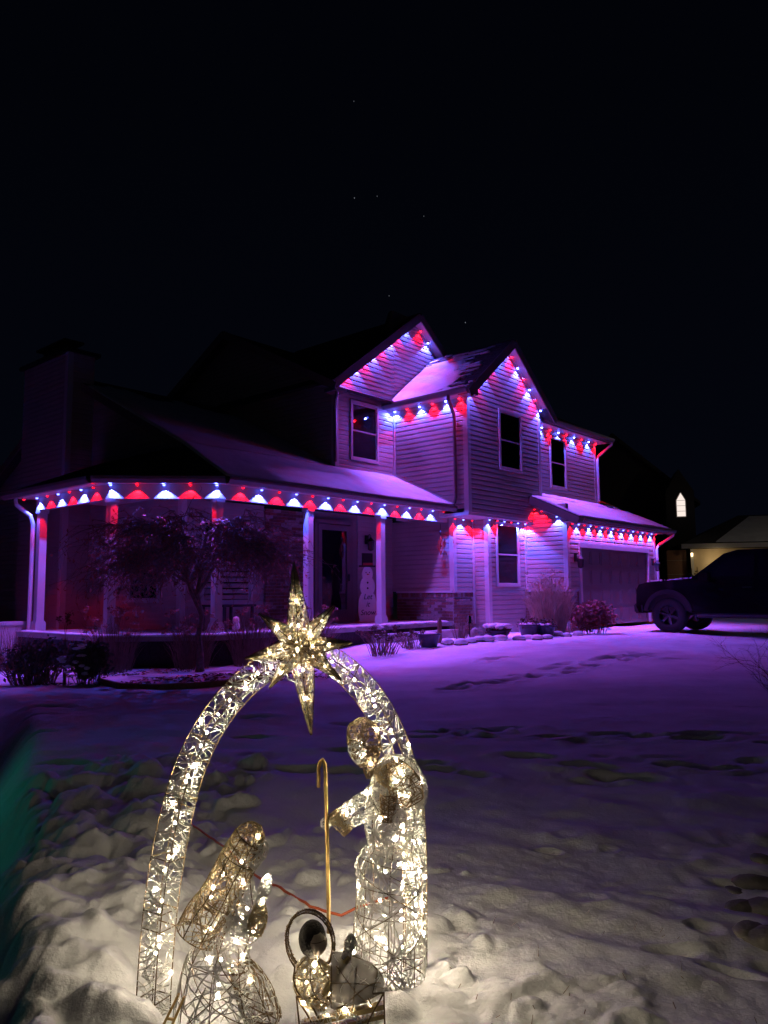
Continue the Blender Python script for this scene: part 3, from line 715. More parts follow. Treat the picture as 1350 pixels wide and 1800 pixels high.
# ------------------------------------------------------------------ eave lights
hous = MB().lathe([(.008,.022),(.028,.018),(.030,.0),(.026,-.008)], n=10).mesh('lamp', M_WCABLE)
lensm = MB().lathe([(.024,-.008),(.021,-.020),(.012,-.028),(.002,-.030)], n=10)
LENS = {'r': lensm.mesh('red_lens', M_LENSR, True), 'w': lensm.mesh('blue_lens', M_LENSB, True)}
LENSP = {'r': lensm.mesh('red_lens', M_LENSRP, True), 'w': lensm.mesh('blue_lens', M_LENSBP, True)}
SP = {}
for k, c, p in (('r', RED, P_RED), ('w', BLUE, P_BLUE)):
    d = bpy.data.lights.new('%s_downlight' % ('red' if k == 'r' else 'blue'), 'SPOT'); d.energy = p; d.color = c; d.spot_size = rad(103); d.spot_blend = 0.16; d.shadow_soft_size = 0.012
    SP[k] = d
FILL = {}  # added fill spots for lawn and tree, extra to the lamps themselves
for k, c, p in (('r', RED, P_FILL_R), ('w', BLUE, P_FILL_B)):
    d = bpy.data.lights.new('%s_lawn_fill' % ('red' if k == 'r' else 'blue'), 'SPOT'); d.energy = p; d.color = c; d.spot_size = rad(116); d.spot_blend = 0.9; d.shadow_soft_size = 0.02
    FILL[k] = d
def light_run(label, pts, cols, out=()):
    """pts: lamp spots in the house frame"""
    run = empty('eave_light_string', HO, HROT); tag(run, label, 'light string', 'red and blue light strings under the eaves')
    MB().tube([(p[0],p[1],p[2]+.012) for p in pts], .006, 5).build('cable', M_WCABLE, run)
    for p, c in zip(pts, cols):
        l = link('lamp', hous, run, p); l['label'] = 'red eave lamp' if c == 'r' else 'blue-white eave lamp'
        link('lens', (LENSP if p[2] < 4 else LENS)[c], l)
        s = bpy.data.objects.new('downlight', SP[c]); COL.objects.link(s); s.parent = l; s.location = (0,0,-.036); s.rotation_euler = (rad(random.gauss(0,2.2)), rad(random.gauss(0,2.2)), 0)
    for i, n_ in out:      # added wide spots aimed outwards to brighten the lawn
        g = bpy.data.objects.new('lawn_fill', FILL[cols[i]]); COL.objects.link(g); g.parent = run; g.location = (pts[i][0]+n_[0]*.04, pts[i][1]+n_[1]*.04, pts[i][2]-.045)
        g.rotation_euler = Vector((n_[0],n_[1],-.75)).to_track_quat('-Z','Y').to_euler()
    return run
alt = lambda n, first='r': [('rw' if first == 'r' else 'wr')[i % 2] for i in range(n)]
d_ = 0.075
e_ = .125
pp = [(-8.33-e_,4.62,2.925)] + [(-8.27-e_,4.22-0.405*i,2.925) for i in range(6)]
pp += [(-8.27-e_*.7+1.2*i/4, 1.80-e_*.7-1.2*i/4, 2.925) for i in range(5)] + [(-7.05+0.402*i,0.6-e_,2.925) for i in range(1,16)]
light_run('light string along the porch eave, alternating red and blue lamps over the white posts', pp, alt(len(pp)), [(i,(-1,0)) for i in (1,2,3,4,5)] + [(i,(-.7,-.7)) for i in (6,7,8,9,10,11)] + [(i,(0,-1)) for i in (12,13,15,16,18,19,21,22,24,25)])
light_run('short light string under the overhang above the ground-floor window beside the porch', [(-.84,.30,2.775),(-.52,.30,2.775),(-.20,.28,2.775),(.0-.06,-.10,2.775),(.27,-.10,2.775),(.57,-.10,2.775),(.87,-.10,2.775),(1.17,-.10,2.775),(1.5,-.10,2.775)], ['r','w','r','w','r','w','r','w','w'])
light_run('short light string on the side of the garage under its sloping eave', [(1.55,-.10,2.80),(1.56,-.33,3.12),(1.56,-.52,3.06),(1.56,-.92,2.90)], ['r','r','r','w'])
light_run('light string above the garage door', [(1.80+.315*i,-1.12-d_,2.73) for i in range(17)], alt(17), [(i,(0,-1)) for i in (1,4,7,10,13,16)])
light_run('light string under the small upper gutter with the dark downspout', [(aB-d_,1.74-.37*i,zS-.02) for i in range(6)], ['w','r','w','r','w','r'], [(i,(-1,0)) for i in (0,1,2,3)])
def rake_pts(c, hw, sl, zp, b, nl, nr, hw_l=None):
    out = []
    for i in range(nl):
        t = i/nl; a = c-hw+hw*t; out.append((a+.02,b,zp-(c-a)*sl-.05))
    out.append((c,b,zp-.07))
    for i in range(1,nr+1):
        t = i/nr; a = c+hw*t; out.append((a-.02,b,zp-(a-c)*sl-.05))
    return out
bp_ = rake_pts(bc, bhw, bsl, bpk, 1.84-d_, 9, 9)
light_run('light string up the rake of the rear taller gable', bp_[:9]+bp_[10:12], ['w','r','w','r','w','r','w','r','w','r','w'], [(i,(0,-1)) for i in (1,2,5,6)])
fp_ = rake_pts(gc, GW[1]-gc, gsl, gpk, -.25-d_, 5, 6)
light_run('light string up both rakes of the front gable', fp_, ['w','r','w','r','w','w','r','w','r','w','r','w'], [(i,(0,-1)) for i in (0,1,4,6,7,8,9,10)])
light_run('light string under the upper gutter above the right-hand upstairs window', [(2.32+.445*i,.15-d_,zS-.02) for i in range(9)], alt(9), [(i,(0,-1)) for i in (1,4,5,8)])

# ------------------------------------------------------------------ things on and by the house
def lantern(a, b, z, label, side=-1):
    r = empty('wall_lantern', W(a,b,z), HROT); tag(r, label, 'lantern', 'wall lanterns on the house')
    MB().box(-.05,.05,-.03,0,-.10,.10).tube([(0,-.03,.05),(0,-.10,.12),(0,-.14,.10),(0,-.14,.04)],.008,6).build('bracket', M_BLACK, r)
    MB().lathe([(.005,.10),(.03,.07),(.09,.0),(.095,-.01)],(0,-.14,-.04),6).build('hood', M_BLACK, r)
    MB().lathe([(.075,0),(.055,-.18)],(0,-.14,-.052),6).build('glass', mat('lantern_glass',(0.10,0.09,0.09),0.08), r)
    c = MB()
    for k in range(6):
        th = 2*math.pi*k/6; c.bar((.078*math.cos(th),-.14+.078*math.sin(th),-.05),(.058*math.cos(th),-.14+.058*math.sin(th),-.235),.008)
    c.lathe([(.062,-.19),(.05,-.21),(.01,-.225)],(0,-.14,-.04),6).build('cage', M_BLACK, r)
    return r
lantern(1.98,-1.14,1.93,'black wall lantern left of the garage door'); lantern(6.62,-1.14,1.93,'black wall lantern right of the garage door'); lantern(-1.72,2.18,2.35,'black wall lantern on the dark wall right of the front door')

# snowman board beside the post
STX = ['let', 'it', 'snow']
sn = empty('snowman_sign', W(-2.30,1.62,zP), HROT-rad(16)); tag(sn, 'tall white snowman board in a black hat reading Let it Snow', 'sign')
pts = []
for i in range(41):
    z = 1.20*i/40; hw = 0.24 if z < .05 else (0.235*math.sqrt(max(.05,1-((z-.32)/.42)**2)) if z < .62 else (0.19*math.sqrt(max(.25,1-((z-.78)/.22)**2)) if z < .93 else 0.135*math.sqrt(max(.2,1-((z-1.05)/.16)**2))))
    pts.append((hw, z))
poly = [(h,z) for h,z in pts] + [(-h,z) for h,z in reversed(pts)]
MB().prism(poly, 0, .02).build('board', M_SIGN, sn)
MB().box(-.20,.20,-.012,.024,1.20,1.235).box(-.13,.13,-.010,.024,1.235,1.50).build('hat', M_BLACK, sn)
MB().box(-.131,.131,-.014,-.010,1.236,1.29).build('hat_band', mat('red_band',(0.3,0.02,0.02)), sn)
bt = MB()
for (x,z,r) in ((-.04,1.08,.014),(.05,1.08,.014),(.0,.86,.022),(.0,.74,.022)): bt.lathe([(r,0),(r,-.006)],(x,-.001,z),10,'y')
bt.build('buttons', M_BLACK, sn)
MB().lathe([(.015,0),(.002,-.08)],(0,-.001,1.04),8,'y').build('nose', mat('orange_nose',(0.5,0.15,0.02)), sn)
for t, z in (('Let',.50),('it',.34),('Snow',.16)):
    cu = bpy.data.curves.new('lettering','FONT'); cu.body = t; cu.size = 0.17; cu.align_x = 'CENTER'; cu.extrude = .002; cu.shear = .25
    tmp = bpy.data.objects.new('lettering', cu); COL.objects.link(tmp); bpy.context.view_layer.update()
    me_ = bpy.data.meshes.new_from_object(tmp); COL.objects.unlink(tmp); bpy.data.objects.remove(tmp)
    me_.materials.clear(); me_.materials.append(M_BLACK); o = link('lettering', me_, sn, (0,-.004,z)); o.rotation_euler = (rad(90),0,0)
# hanging red ornament on the porch corner
orn = empty('hanging_ornament', W(-.72,.36,2.6), HROT)
orn = empty('hanging_ornament', W(-1.02,.58,2.66), HROT); tag(orn, 'red and brown ornament hanging from the porch eave against the lit siding', 'ornament')
MB().tube([(0,0,0),(.01,0,-.12),(0,0,-.26)],.006,6).build('chain', M_BLACK, orn); MB().blob((0,0,-.20),.03,.03,.05,8,6).build('top_knot', M_BLACK, orn)
rr = MB()
for k in range(7):
    th = k*.9; rr.tube([(0,0,-.28),(.05*math.cos(th),.05*math.sin(th),-.40),(.065*math.cos(th),.065*math.sin(th),-.52),(.02*math.cos(th),.02*math.sin(th),-.64),(0,0,-.70)],.006,5)
rr.build('spiral', mat('red_enamel',(0.45,0.05,0.02),0.3), orn); MB().blob((0,0,-.49),.03,.03,.05,8,6).build('finial', M_WOOD, orn)
# hidden-in-shade porch table and figurine
ft = empty('porch_table', W(-6.3,1.3,zP), HROT); tag(ft, 'dark square table in the shade of the porch behind the tree', 'table')
MB().box(-.35,.35,-.35,.35,.42,.46).build('tabletop', M_BLACK, ft)
for sx in (-1,1):
    for sy in (-1,1): MB().box(.30*sx-.02,.30*sx+.02,.30*sy-.02,.30*sy+.02,0,.42).build('leg', M_BLACK, ft)
fg = empty('figurine', W(-6.62,.66,zP), HROT); tag(fg, 'small white figurine with red base on the porch edge', 'figurine')
MB().lathe([(.05,.03),(.065,.08),(.06,.14),(.045,.17),(.055,.20),(.045,.25),(.01,.27)],n=12).build('body', M_SIGN, fg, smooth=True); MB().lathe([(.07,0),(.07,.03)],n=12).build('base', mat('red_glaze',(0.35,0.03,0.02)), fg)
# ------------------------------------------------------------------ planting
def leafcloud(mb, c, rx, ry, rz, n, s, shell=0.35):
    for i in range(n):
        v = Vector((random.gauss(0,1),random.gauss(0,1),random.gauss(0,1))).normalized(); k = 1 - shell*random.random()
        p = Vector((c[0]+v.x*rx*k, c[1]+v.y*ry*k, c[2]+v.z*rz*k))
        if p.z < c[2]-rz*.95: continue
        a = Vector((random.gauss(0,1),random.gauss(0,1),random.gauss(0,1))).normalized(); b = a.orthogonal().normalized(); sz = s*random.uniform(.5,1.3)
        n0 = len(mb.v); mb.v += [tuple(p-a*sz), tuple(p+b*sz*.5), tuple(p+a*sz), tuple(p-b*sz*.5+a.cross(b)*sz*.25)]; mb.f.append((n0,n0+1,n0+2,n0+3))
def stems(mb, c, n, h, spread, r=.003, curve=.3):
    for i in range(n):
        th = random.random()*6.28; d = random.random()**.5; hh = h*random.uniform(.6,1.1)
        b0 = Vector((c[0]+.5*spread*d*math.cos(th), c[1]+.5*spread*d*math.sin(th), c[2]))
        tip = Vector((c[0]+spread*d*math.cos(th), c[1]+spread*d*math.sin(th), c[2]+hh*(1-.35*d)))
        mid = b0.lerp(tip,.5) + Vector((random.gauss(0,.03),random.gauss(0,.03),hh*curve*.3))
        mb.tube([b0, b0.lerp(mid,.5)+Vector((0,0,hh*.06)), mid, tip], [r,r*.9,r*.7,r*.35], 4, False)
def gp2(x, y): return (x, y, gz(x, y)-.01)
# weeping maple
tx, ty = -2.78, 11.6; tz = gz(tx,ty)-.03
tree = empty('weeping_maple_tree', (tx,ty,tz)); tag(tree, 'bare weeping tree with twisted limbs and dry leaves in front of the porch', 'tree')
tr = MB(); limbs = []
tp = [(0.02,0,0),(0.03,.0,.25),(-.01,0,.55),(.04,0,.85),(-.05,.02,1.15),(-.16,.03,1.34)]
tr.tube(tp,[.075,.05,.042,.04,.04,.036],9)
def limb(p, dirv, L, r, k, depth):
    pts = [Vector(p)]; d = Vector(dirv).normalized(); q = Vector(p)
    for i in range(k):
        d = (d + Vector((random.gauss(0,.28),random.gauss(0,.22),random.gauss(-.06,.22)))).normalized(); q = q + d*(L/k); pts.append(q.copy())
    tr.tube(pts, [r*(1-.65*i/k) for i in range(k+1)], 6, False); limbs.append((pts, r, depth)); return pts
def arch_limb(th, reach, rise, src):
    pts = []; wob = random.uniform(-.35,.35)
    for i in range(10):
        t = i/9; a_ = th + wob*math.sin(t*3); rr_ = reach*t**.9
        pts.append(src + Vector((rr_*math.cos(a_)+random.gauss(0,.03), .8*rr_*math.sin(a_)+random.gauss(0,.03), rise*math.sin(min(1,t*1.25)*math.pi*.62)-.18*t*t+random.gauss(0,.03))))
    pts[0] = src.copy(); tr.tube(pts,[.031*(1-.75*i/9) for i in range(10)],6,False); limbs.append((pts,.03,0)); return pts
for i in range(19):
    th = i*2.4+random.uniform(-.3,.3); src = Vector(tp[random.choice([3,4,5,5])])
    pts = arch_limb(th, random.uniform(.5,1.42), 2.36-src.z-random.uniform(0,.65), src)
    for j in range(5):
        s_ = pts[random.randint(3,9)]; th2 = math.atan2(s_.y,s_.x) + random.uniform(-.9,.9)
        limb(s_, (math.cos(th2),.8*math.sin(th2),random.uniform(-.1,.5)), random.uniform(.35,.7), .009, 6, 1)
tr.build('trunk', M_BARK, tree, smooth=True)
tw = MB(); lf = MB()
for (pts, r, dp) in limbs:
    for j in range(16 if dp else 13):
        s = pts[random.randint(2,len(pts)-1)]
        th = math.atan2(s.y, s.x) + random.uniform(-1.1,1.1); L = random.uniform(.3,1.1)*(.5 + .5*min(1.3, math.hypot(s.x,s.y)))
        q = s.copy(); d = Vector((math.cos(th),math.sin(th),random.uniform(.0,.6))).normalized(); pl = [q.copy()]
        for i in range(6):
            d = (d + Vector((random.gauss(0,.42),random.gauss(0,.42),-.30+random.gauss(0,.2)))).normalized(); q = q + d*L/6; pl.append(q.copy())
            if q.z < .55: break
            for _ in range(random.choice([0,1,1,2])):
                a = Vector((random.gauss(0,1),random.gauss(0,1),random.gauss(-.6,1))).normalized(); b = a.orthogonal().normalized(); sz = random.uniform(.014,.036)
                n0 = len(lf.v); lf.v += [tuple(q), tuple(q+a*sz+b*sz*.4), tuple(q+a*sz*2), tuple(q+a*sz-b*sz*.4)]; lf.f.append((n0,n0+1,n0+2,n0+3))
        tw.tube(pl, [.0066*(1-.7*i/6) for i in range(len(pl))], 3, False)
o = tw.build('twigs', M_BARK, tree, fix=False); o['kind'] = 'stuff'; o = lf.build('leaves', M_LEAF, tree, fix=False); o['kind'] = 'stuff'
# shrubs
def shrub(name, label, cat, x, y, rx, ry, rz, n, s, m, group=None, nst=40, zc=.9, m2=None):
    r = empty(name, gp2(x,y)); tag(r, label, cat, group)
    if nst: k = MB(); stems(k,(0,0,0),nst,rz*1.7,max(rx,ry)*.9,.005); k.build('stems', M_STEM, r, fix=False)
    k = MB()
    for i in range(9):
        th = i*2.4; d = .45*math.sqrt(i/9)
        leafcloud(k,(rx*d*math.cos(th),ry*d*math.sin(th),rz*zc+rz*.12*random.uniform(-1,1)),rx*.62,ry*.62,rz*.72,n//9,s,.6)
    o = k.build('foliage', m, r, fix=False); o['kind'] = 'stuff'; return r
p = hit_plane_y(1043,1112,16.9); shrub('hydrangea_bush','round rusty-leaved bush in front of the garage door','bush',p.x,p.y,.58,.55,.46,3000,.045,M_LEAF)
p = hit_plane_y(60,1190,10.4); shrub('evergreen_bush','broad dark evergreen bush at the left corner of the porch','bush',p.x,p.y,.62,.5,.38,1700,.030,M_EVER,None,170)
shrub('snowy_evergreen','small dark evergreen shrub with snow on its branches right of the broad bush','bush',p.x+.78,p.y-.15,.34,.3,.36,1500,.035,M_EVER)
sb = MB()
for i in range(16): sb.blob((p.x+.62+random.uniform(-.1,.22),p.y-.38+random.uniform(-.06,.1),gz(p.x+.7,p.y-.3)+random.uniform(.08,.58)),random.uniform(.03,.07),.04,random.uniform(.012,.025),8,5,.2)
o = sb.build('branch_snow', M_SNOW, None, smooth=True, fix=False); o['kind'] = 'stuff'
def plant(name, label, x, y, h, sp, n, m, r=.003, heads=0, group=None, hm=None, cat='dry plant'):
    e = empty(name, gp2(x,y)); tag(e, label, cat, group); k = MB(); stems(k,(0,0,0),n,h,sp,r,.6); o = k.build('stems', m, e, fix=False)
    if heads:
        k = MB()
        for i in range(heads):
            th = random.random()*6.28; d = random.random()**.5*sp*.9; leafcloud(k,(d*math.cos(th),d*math.sin(th),h*random.uniform(.55,.95)),.06,.06,.05,26,.02,.8)
        k.build('seed_heads', hm or M_BROWNLEAF, e, fix=False)['kind'] = 'stuff'
    return e
p = hit_plane_y(966,1112,16.9); plant('ornamental_grass','tall pale ornamental grass clump against the pink lit wall',p.x,p.y,1.45,.62,620,M_GRASS,.0055,34,None,M_GRASS,'grass clump')
p = hit_plane_y(672,1130,13.2); plant('sedum_clump','dry brown stalks with snow on their flat heads by the porch step',p.x,p.y,.52,.46,95,M_STEM,.005,30)
ss = MB()
for i in range(10): ss.blob((p.x-.02+random.uniform(-.12,.16),p.y-.1+random.uniform(-.15,.1),gz(p.x,p.y)+random.uniform(.40,.52)),random.uniform(.03,.055),.04,.014,8,5,.2)
o = ss.build('flower_head_snow', M_SNOW, None, smooth=True, fix=False); o['kind'] = 'stuff'
p = hit_plane_y(722,1122,13.9); plant('dry_perennial','low dry perennial between the snowy stalks and the blue planter',p.x,p.y,.34,.3,90,M_STEM,.004,14)
p = hit_plane_y(812,1125,15.0); plant('dry_twig_clump','thin upright dead stems against the brick corner',p.x,p.y,.48,.26,70,M_STEM,.004,0)
p = hit_plane_y(470,1165,11.6); plant('dry_twig_clump','thin dead stems at the porch edge just left of the star',p.x,p.y,.62,.4,40,M_STEM,.004,0)
p = hit_plane_y(540,1110,13.1); plant('dry_shrub','fuzzy bare shrub in front of the fourth porch post behind the star',p.x,p.y,1.0,.62,420,M_STEM,.003,16,None,M_LEAF)
p = hit_plane_y(200,1130,12.0); plant('dry_shrub','fuzzy bare shrub beneath the left side of the weeping tree',p.x,p.y,1.05,.55,340,M_STEM,.003,26,None,M_LEAF)
p = hit_plane_y(15,1120,12.2); plant('dry_shrub','thin bare shrub at the far left edge by the low porch wall',p.x,p.y,.8,.5,160,M_STEM,.003,0)
p = hit_plane_y(113,1190,10.1); plant('lamp_twig','single dark upright stem in front of the porch corner',p.x,p.y,1.0,.12,9,M_BARK,.006,4)
# bare shrub on the right
tb = hit_plane_y(1375,1235,7.3); e = empty('bare_twig_shrub',(tb.x,tb.y,gz(tb.x,tb.y))); tag(e,'bare thin twigs at the right edge of the lawn','shrub')
k = MB()
def twig(q, d, L, r, n):
    pl = [q.copy()]
    for i in range(5):
        d = (d + Vector((random.gauss(0,.18),random.gauss(0,.18),random.gauss(.02,.12)))).normalized(); q = q + d*L/5; pl.append(q.copy())
        if n and random.random() < .75: twig(q.copy(), (d+Vector((random.gauss(0,.7),random.gauss(0,.4),random.gauss(.1,.4)))).normalized(), L*.55, r*.6, n-1)
    k.tube(pl,[r*(1-.12*i) for i in range(6)],4,False)
for i in range(9): twig(Vector((0,0,0)), Vector((random.uniform(-.9,.3),random.uniform(-.4,.4),.75)).normalized(), random.uniform(.35,.6), .004, 3)
k.build('twigs', M_BARK, e, fix=False)
p = hit_plane_y(338,1150,12.0); plant('dry_shrub','fuzzy bare shrub in front of the trunk of the weeping tree',p.x,p.y,.95,.5,300,M_STEM,.003,30,None,M_LEAF)
p = hit_plane_y(440,1140,12.4); plant('dry_shrub','fuzzy bare shrub between the weeping tree and the star',p.x,p.y,1.0,.5,300,M_STEM,.003,26,None,M_LEAF)
# planters
def tub(label, x, y, w, h, plants=0, m=M_POT, snow=True):
    r = empty('planter', gp2(x,y)); tag(r, label, 'planter', 'planters along the flower bed')
    prof = [(w*.62,0),(w*.78,h*.5),(w*.9,h*.9),(w*1.0,h*.93),(w*1.0,h),(w*.9,h),(w*.86,h*.9)]
    MB().lathe(prof,n=22).build('pot', m, r, smooth=False)
    MB().lathe([(w*.88,h*.9),(w*.5,h*.93),(.01,h*.94)],n=16).build('soil', M_BROWNLEAF, r)
    if snow:
        k = MB()
        for i in range(9): th = i*.7; k.blob((w*.5*math.cos(th)*random.random(),w*.5*math.sin(th),h*.95),w*.45,w*.42,.035+random.uniform(0,.02),10,5,.1)
        k.build('snow_cap', M_SNOW, r, smooth=True, fix=False)
    if plants:
        k = MB(); leafcloud(k,(0,0,h*1.0),w*1.15,w*1.05,h*.62,plants,.035,.7); k.build('dead_plants', M_BROWNLEAF, r, fix=False)['kind'] = 'stuff'
    return r
p = hit_plane_y(754,1127,14.0); tub('dark blue planter with thin snow rim beside the porch step',p.x,p.y,.23,.24)
p = hit_plane_y(876,1125,15.1); t_ = tub('dark planter of dead plants with a thick cap of snow below the window',p.x,p.y,.24,.20,500,M_POT,False)
k = MB()
for i in range(13): k.blob((random.uniform(-.2,.2),random.uniform(-.15,.15),.27+random.uniform(-.02,.02)),.10,.10,.05,10,6,.12)
k.build('snow_cap', M_SNOW, t_, smooth=True, fix=False)
p = hit_plane_y(930,1118,15.9); tub('planter with patchy snow left of the round bush, left one of two',p.x,p.y,.24,.26,160)
p = hit_plane_y(958,1119,16.0); tub('planter with a snow-capped plant between the patchy planter and the round bush',p.x,p.y,.24,.24,300)
# path light, rock, wooden stake
p = hit_plane_y(826,1122,14.9); e = empty('path_light', gp2(p.x,p.y)); tag(e,'black path light with pale shade leaning at the brick corner','path light')
MB().tube([(0,0,0),(-.01,0,.36)],.012,6).build('stake', M_BLACK, e); MB().lathe([(.05,0),(.045,.12),(.02,.15)],(-.01,0,.34),10).build('shade', M_CHROME, e)
p = hit_plane_y(840,1120,15.0); e = MB().blob((0,0,.10),.15,.13,.17,12,9,.16).build('rock', M_ROCK, None); e.location = gp2(p.x,p.y); tag(e,'pale boulder at the foot of the brick corner','rock')
p = hit_plane_y(773,1118,14.6); e = MB().box(-.04,.04,-.02,.02,0,.42).prism([(-.04,.42),(.04,.42),(0,.5)],-.02,.02).build('wooden_stake', M_WOOD, None, bevel=.004); e.location = gp2(p.x,p.y); e.rotation_euler = (0,0,.6); tag(e,'short brown wooden stake leaning at the brick wall by the planter','stake')
# scalloped edging stones with snow
for i in range(14):
    x_ = 790 + i*17.5 + random.uniform(-4,4); p = hit_plane_y(x_, 1136-i*1.2+random.uniform(-2,3), 1); d = p - Vector((0,0,CAM_H)); t = (0.16-CAM_H)/d.z; q = Vector((0,0,CAM_H))+d*t
    if q.y > 17.5: break
    r = empty('edging_stone', (q.x,q.y,gz(q.x,q.y)-.02)); tag(r,'snow-capped edging stone in the row along the flower bed','stone','edging stones along the flower bed')
    MB().blob((0,0,.03),.12,.08,.05,8,6,.15).build('block', M_STONE, r); MB().blob((0,0,.055+random.uniform(0,.02)),.10+random.uniform(0,.06),.10,.04+random.uniform(0,.03),12,7,.10).build('snow_cap', M_SNOW, r, smooth=True)
# dark timber edging of the left bed
k = MB(); pl = [hit_plane_y(x,y,1) for x,y in ((175,1196),(210,1205),(280,1207),(350,1203),(420,1198),(460,1190))]
P_ = [Vector((0,0,CAM_H))+(q-Vector((0,0,CAM_H)))*((0.03-CAM_H)/(q.z-CAM_H)) for q in pl]
for a_, b_ in zip(P_[:-1],P_[1:]): k.bar((a_.x,a_.y,.01),(b_.x,b_.y,.01),.05,.10)
o = k.build('bed_edging', M_WOOD, None, bevel=.006); tag(o,'dark timber edging along the front of the flower bed under the tree','edging')
# fallen leaves on the bed
k = MB()
for i in range(1500):
    x_ = random.uniform(-4.6,-.6); y_ = random.uniform(9.9,12.0-.25*(x_+4))
    if noise2(np.array(x_),np.array(y_),21,1.6) < -.12: continue
    z_ = gz(x_,y_)+.012; th = random.random()*6.28; s = random.uniform(.02,.05); n0 = len(k.v)
    k.v += [(x_+s*math.cos(th+j*1.57)*(1 if j%2 else .5), y_+s*math.sin(th+j*1.57)*(1 if j%2 else .5), z_+random.uniform(-.005,.025)) for j in range(4)]; k.f.append((n0,n0+1,n0+2,n0+3))
o = k.build('fallen_leaves', M_BROWNLEAF, None, fix=False); o['kind'] = 'stuff'
# flat stones at the right edge
FLAT = ['flat dark stone furthest back in the pile at the right edge, behind the small one','flat dark stone nearest the middle of the lawn in the right-edge pile','flat dark stone at the picture edge in the middle of the right-edge pile','flat dark stone second from the front in the right-edge pile','largest flat dark stone, frontmost in the right-edge pile','smallest flat dark stone at the left of the right-edge pile','flat dark stone topmost at the picture edge in the right-edge pile']
for i,(x_,y_,s) in enumerate(((1325,1530,.085),(1302,1575,.07),(1345,1580,.09),(1318,1625,.075),(1352,1640,.10),(1290,1545,.05),(1347,1500,.07))):
    d = hit_plane_y(x_,y_,1)-Vector((0,0,CAM_H)); t = (.02-CAM_H)/d.z; q = Vector((0,0,CAM_H))+d*t
    o = MB().blob((0,0,0),s,s*.7,s*.35,14,9,.07).build('stone', M_STONE, None, smooth=True); o.location = (q.x,q.y,gz(q.x,q.y)+.004); o.rotation_euler = (random.uniform(-.2,.2),random.uniform(-.2,.2),random.random()*3)
    tag(o,FLAT[i],'stone','flat stones at the right edge')
# twigs poking through the snow
k = MB()
for i in range(36):
    x_, y_ = random.uniform(.2,1.0), random.uniform(2.05,2.9); z_ = gz(x_,y_)
    k.tube([(x_,y_,z_-.005),(x_+random.gauss(0,.01),y_+random.gauss(0,.01),z_+random.uniform(.005,.025))],.0012,3)
o = k.build('grass_tips', M_STEM, None, fix=False); o['kind'] = 'stuff'
#@@PART2
# ------------------------------------------------------------------ dark pickup in the driveway (local x forward, y left)
P0 = hit_plane_y(1176, 1112, 17.5)
tk = empty('parked_truck', (P0.x, P0.y, gz(P0.x,P0.y)-.01), math.pi-AZ); tag(tk, 'black pickup truck parked facing the garage with white specks standing for glints on its hood', 'truck')
WB = -3.35; Wd = -1.92; R = 0.40
def arc(cx, r, a0, a1, n=9): return [(cx+r*math.cos(rad(a0+(a1-a0)*i/n)), .42+r*math.sin(rad(a0+(a1-a0)*i/n))) for i in range(n+1)]
lower = [(.68,.46),(.74,.60),(.72,.98),(.66,1.10),(.45,1.15),(-.62,1.19),(-4.75,1.16),(-4.80,.60),(-4.70,.50)] + arc(WB,.49,180,0)[0:0] + [(WB-.50,.46)] + arc(WB,.49,176,4) + [(WB+.50,.46),(-.50,.46)] + arc(0,.49,176,4) + [(.52,.46)]
MB().prism(lower, 0.0, Wd, 'xz').build('body', M_PAINT, tk, bevel=.022)
cab = [(-.52,1.19),(-1.22,1.73),(-1.50,1.80),(-2.85,1.80),(-3.10,1.72),(-3.28,1.17)]
def cabpt(x, z, side):
    k = max(0,(z-1.17)/.63)*.17; return (x, (-.06-k) if side else (Wd+.06+k), z)
cm = MB(); n = len(cab); cm.v = [cabpt(x,z,1) for x,z in cab]+[cabpt(x,z,0) for x,z in cab]
cm.f = [tuple(range(n)), tuple(range(2*n-1,n-1,-1))]+[(i,(i+1)%n,n+(i+1)%n,n+i) for i in range(n)]
cm.build('cab', M_PAINT, tk, bevel=.03)
def sidepane(pts, side):
    m = MB(); a = [Vector(cabpt(x,z,side)) for x,z in pts]; o_ = Vector((0,.012 if side else -.012,0)); k = len(a)
    m.v = [tuple(p+o_) for p in a]+[tuple(p-o_) for p in a]; m.f = [tuple(range(k)),tuple(range(2*k-1,k-1,-1))]+[(i,(i+1)%k,k+(i+1)%k,k+i) for i in range(k)]
    m.build('side_window', M_GLASS, tk)
for s in (1,0):
    sidepane([(-.86,1.24),(-1.30,1.66),(-1.85,1.70),(-1.85,1.24)], s); sidepane([(-1.95,1.24),(-1.95,1.70),(-2.80,1.70),(-2.98,1.60),(-3.05,1.24)], s)
a = [(-.56,-.16,1.235),(-.56,Wd+.16,1.235),(-1.185,Wd+.26,1.71),(-1.185,-.26,1.71)]; nrm = Vector((.62,0,.78))*.016
MB().hexa([tuple(Vector(p)-nrm) for p in a]+[tuple(Vector(p)+nrm) for p in a]).build('windscreen', M_GLASS, tk)
MB().tube([(-.50,-.3,1.215),(-.62,-.75,1.28)],.012,5).tube([(-.50,-1.0,1.215),(-.62,-1.5,1.28)],.012,5).build('wiper', M_BLACK, tk)
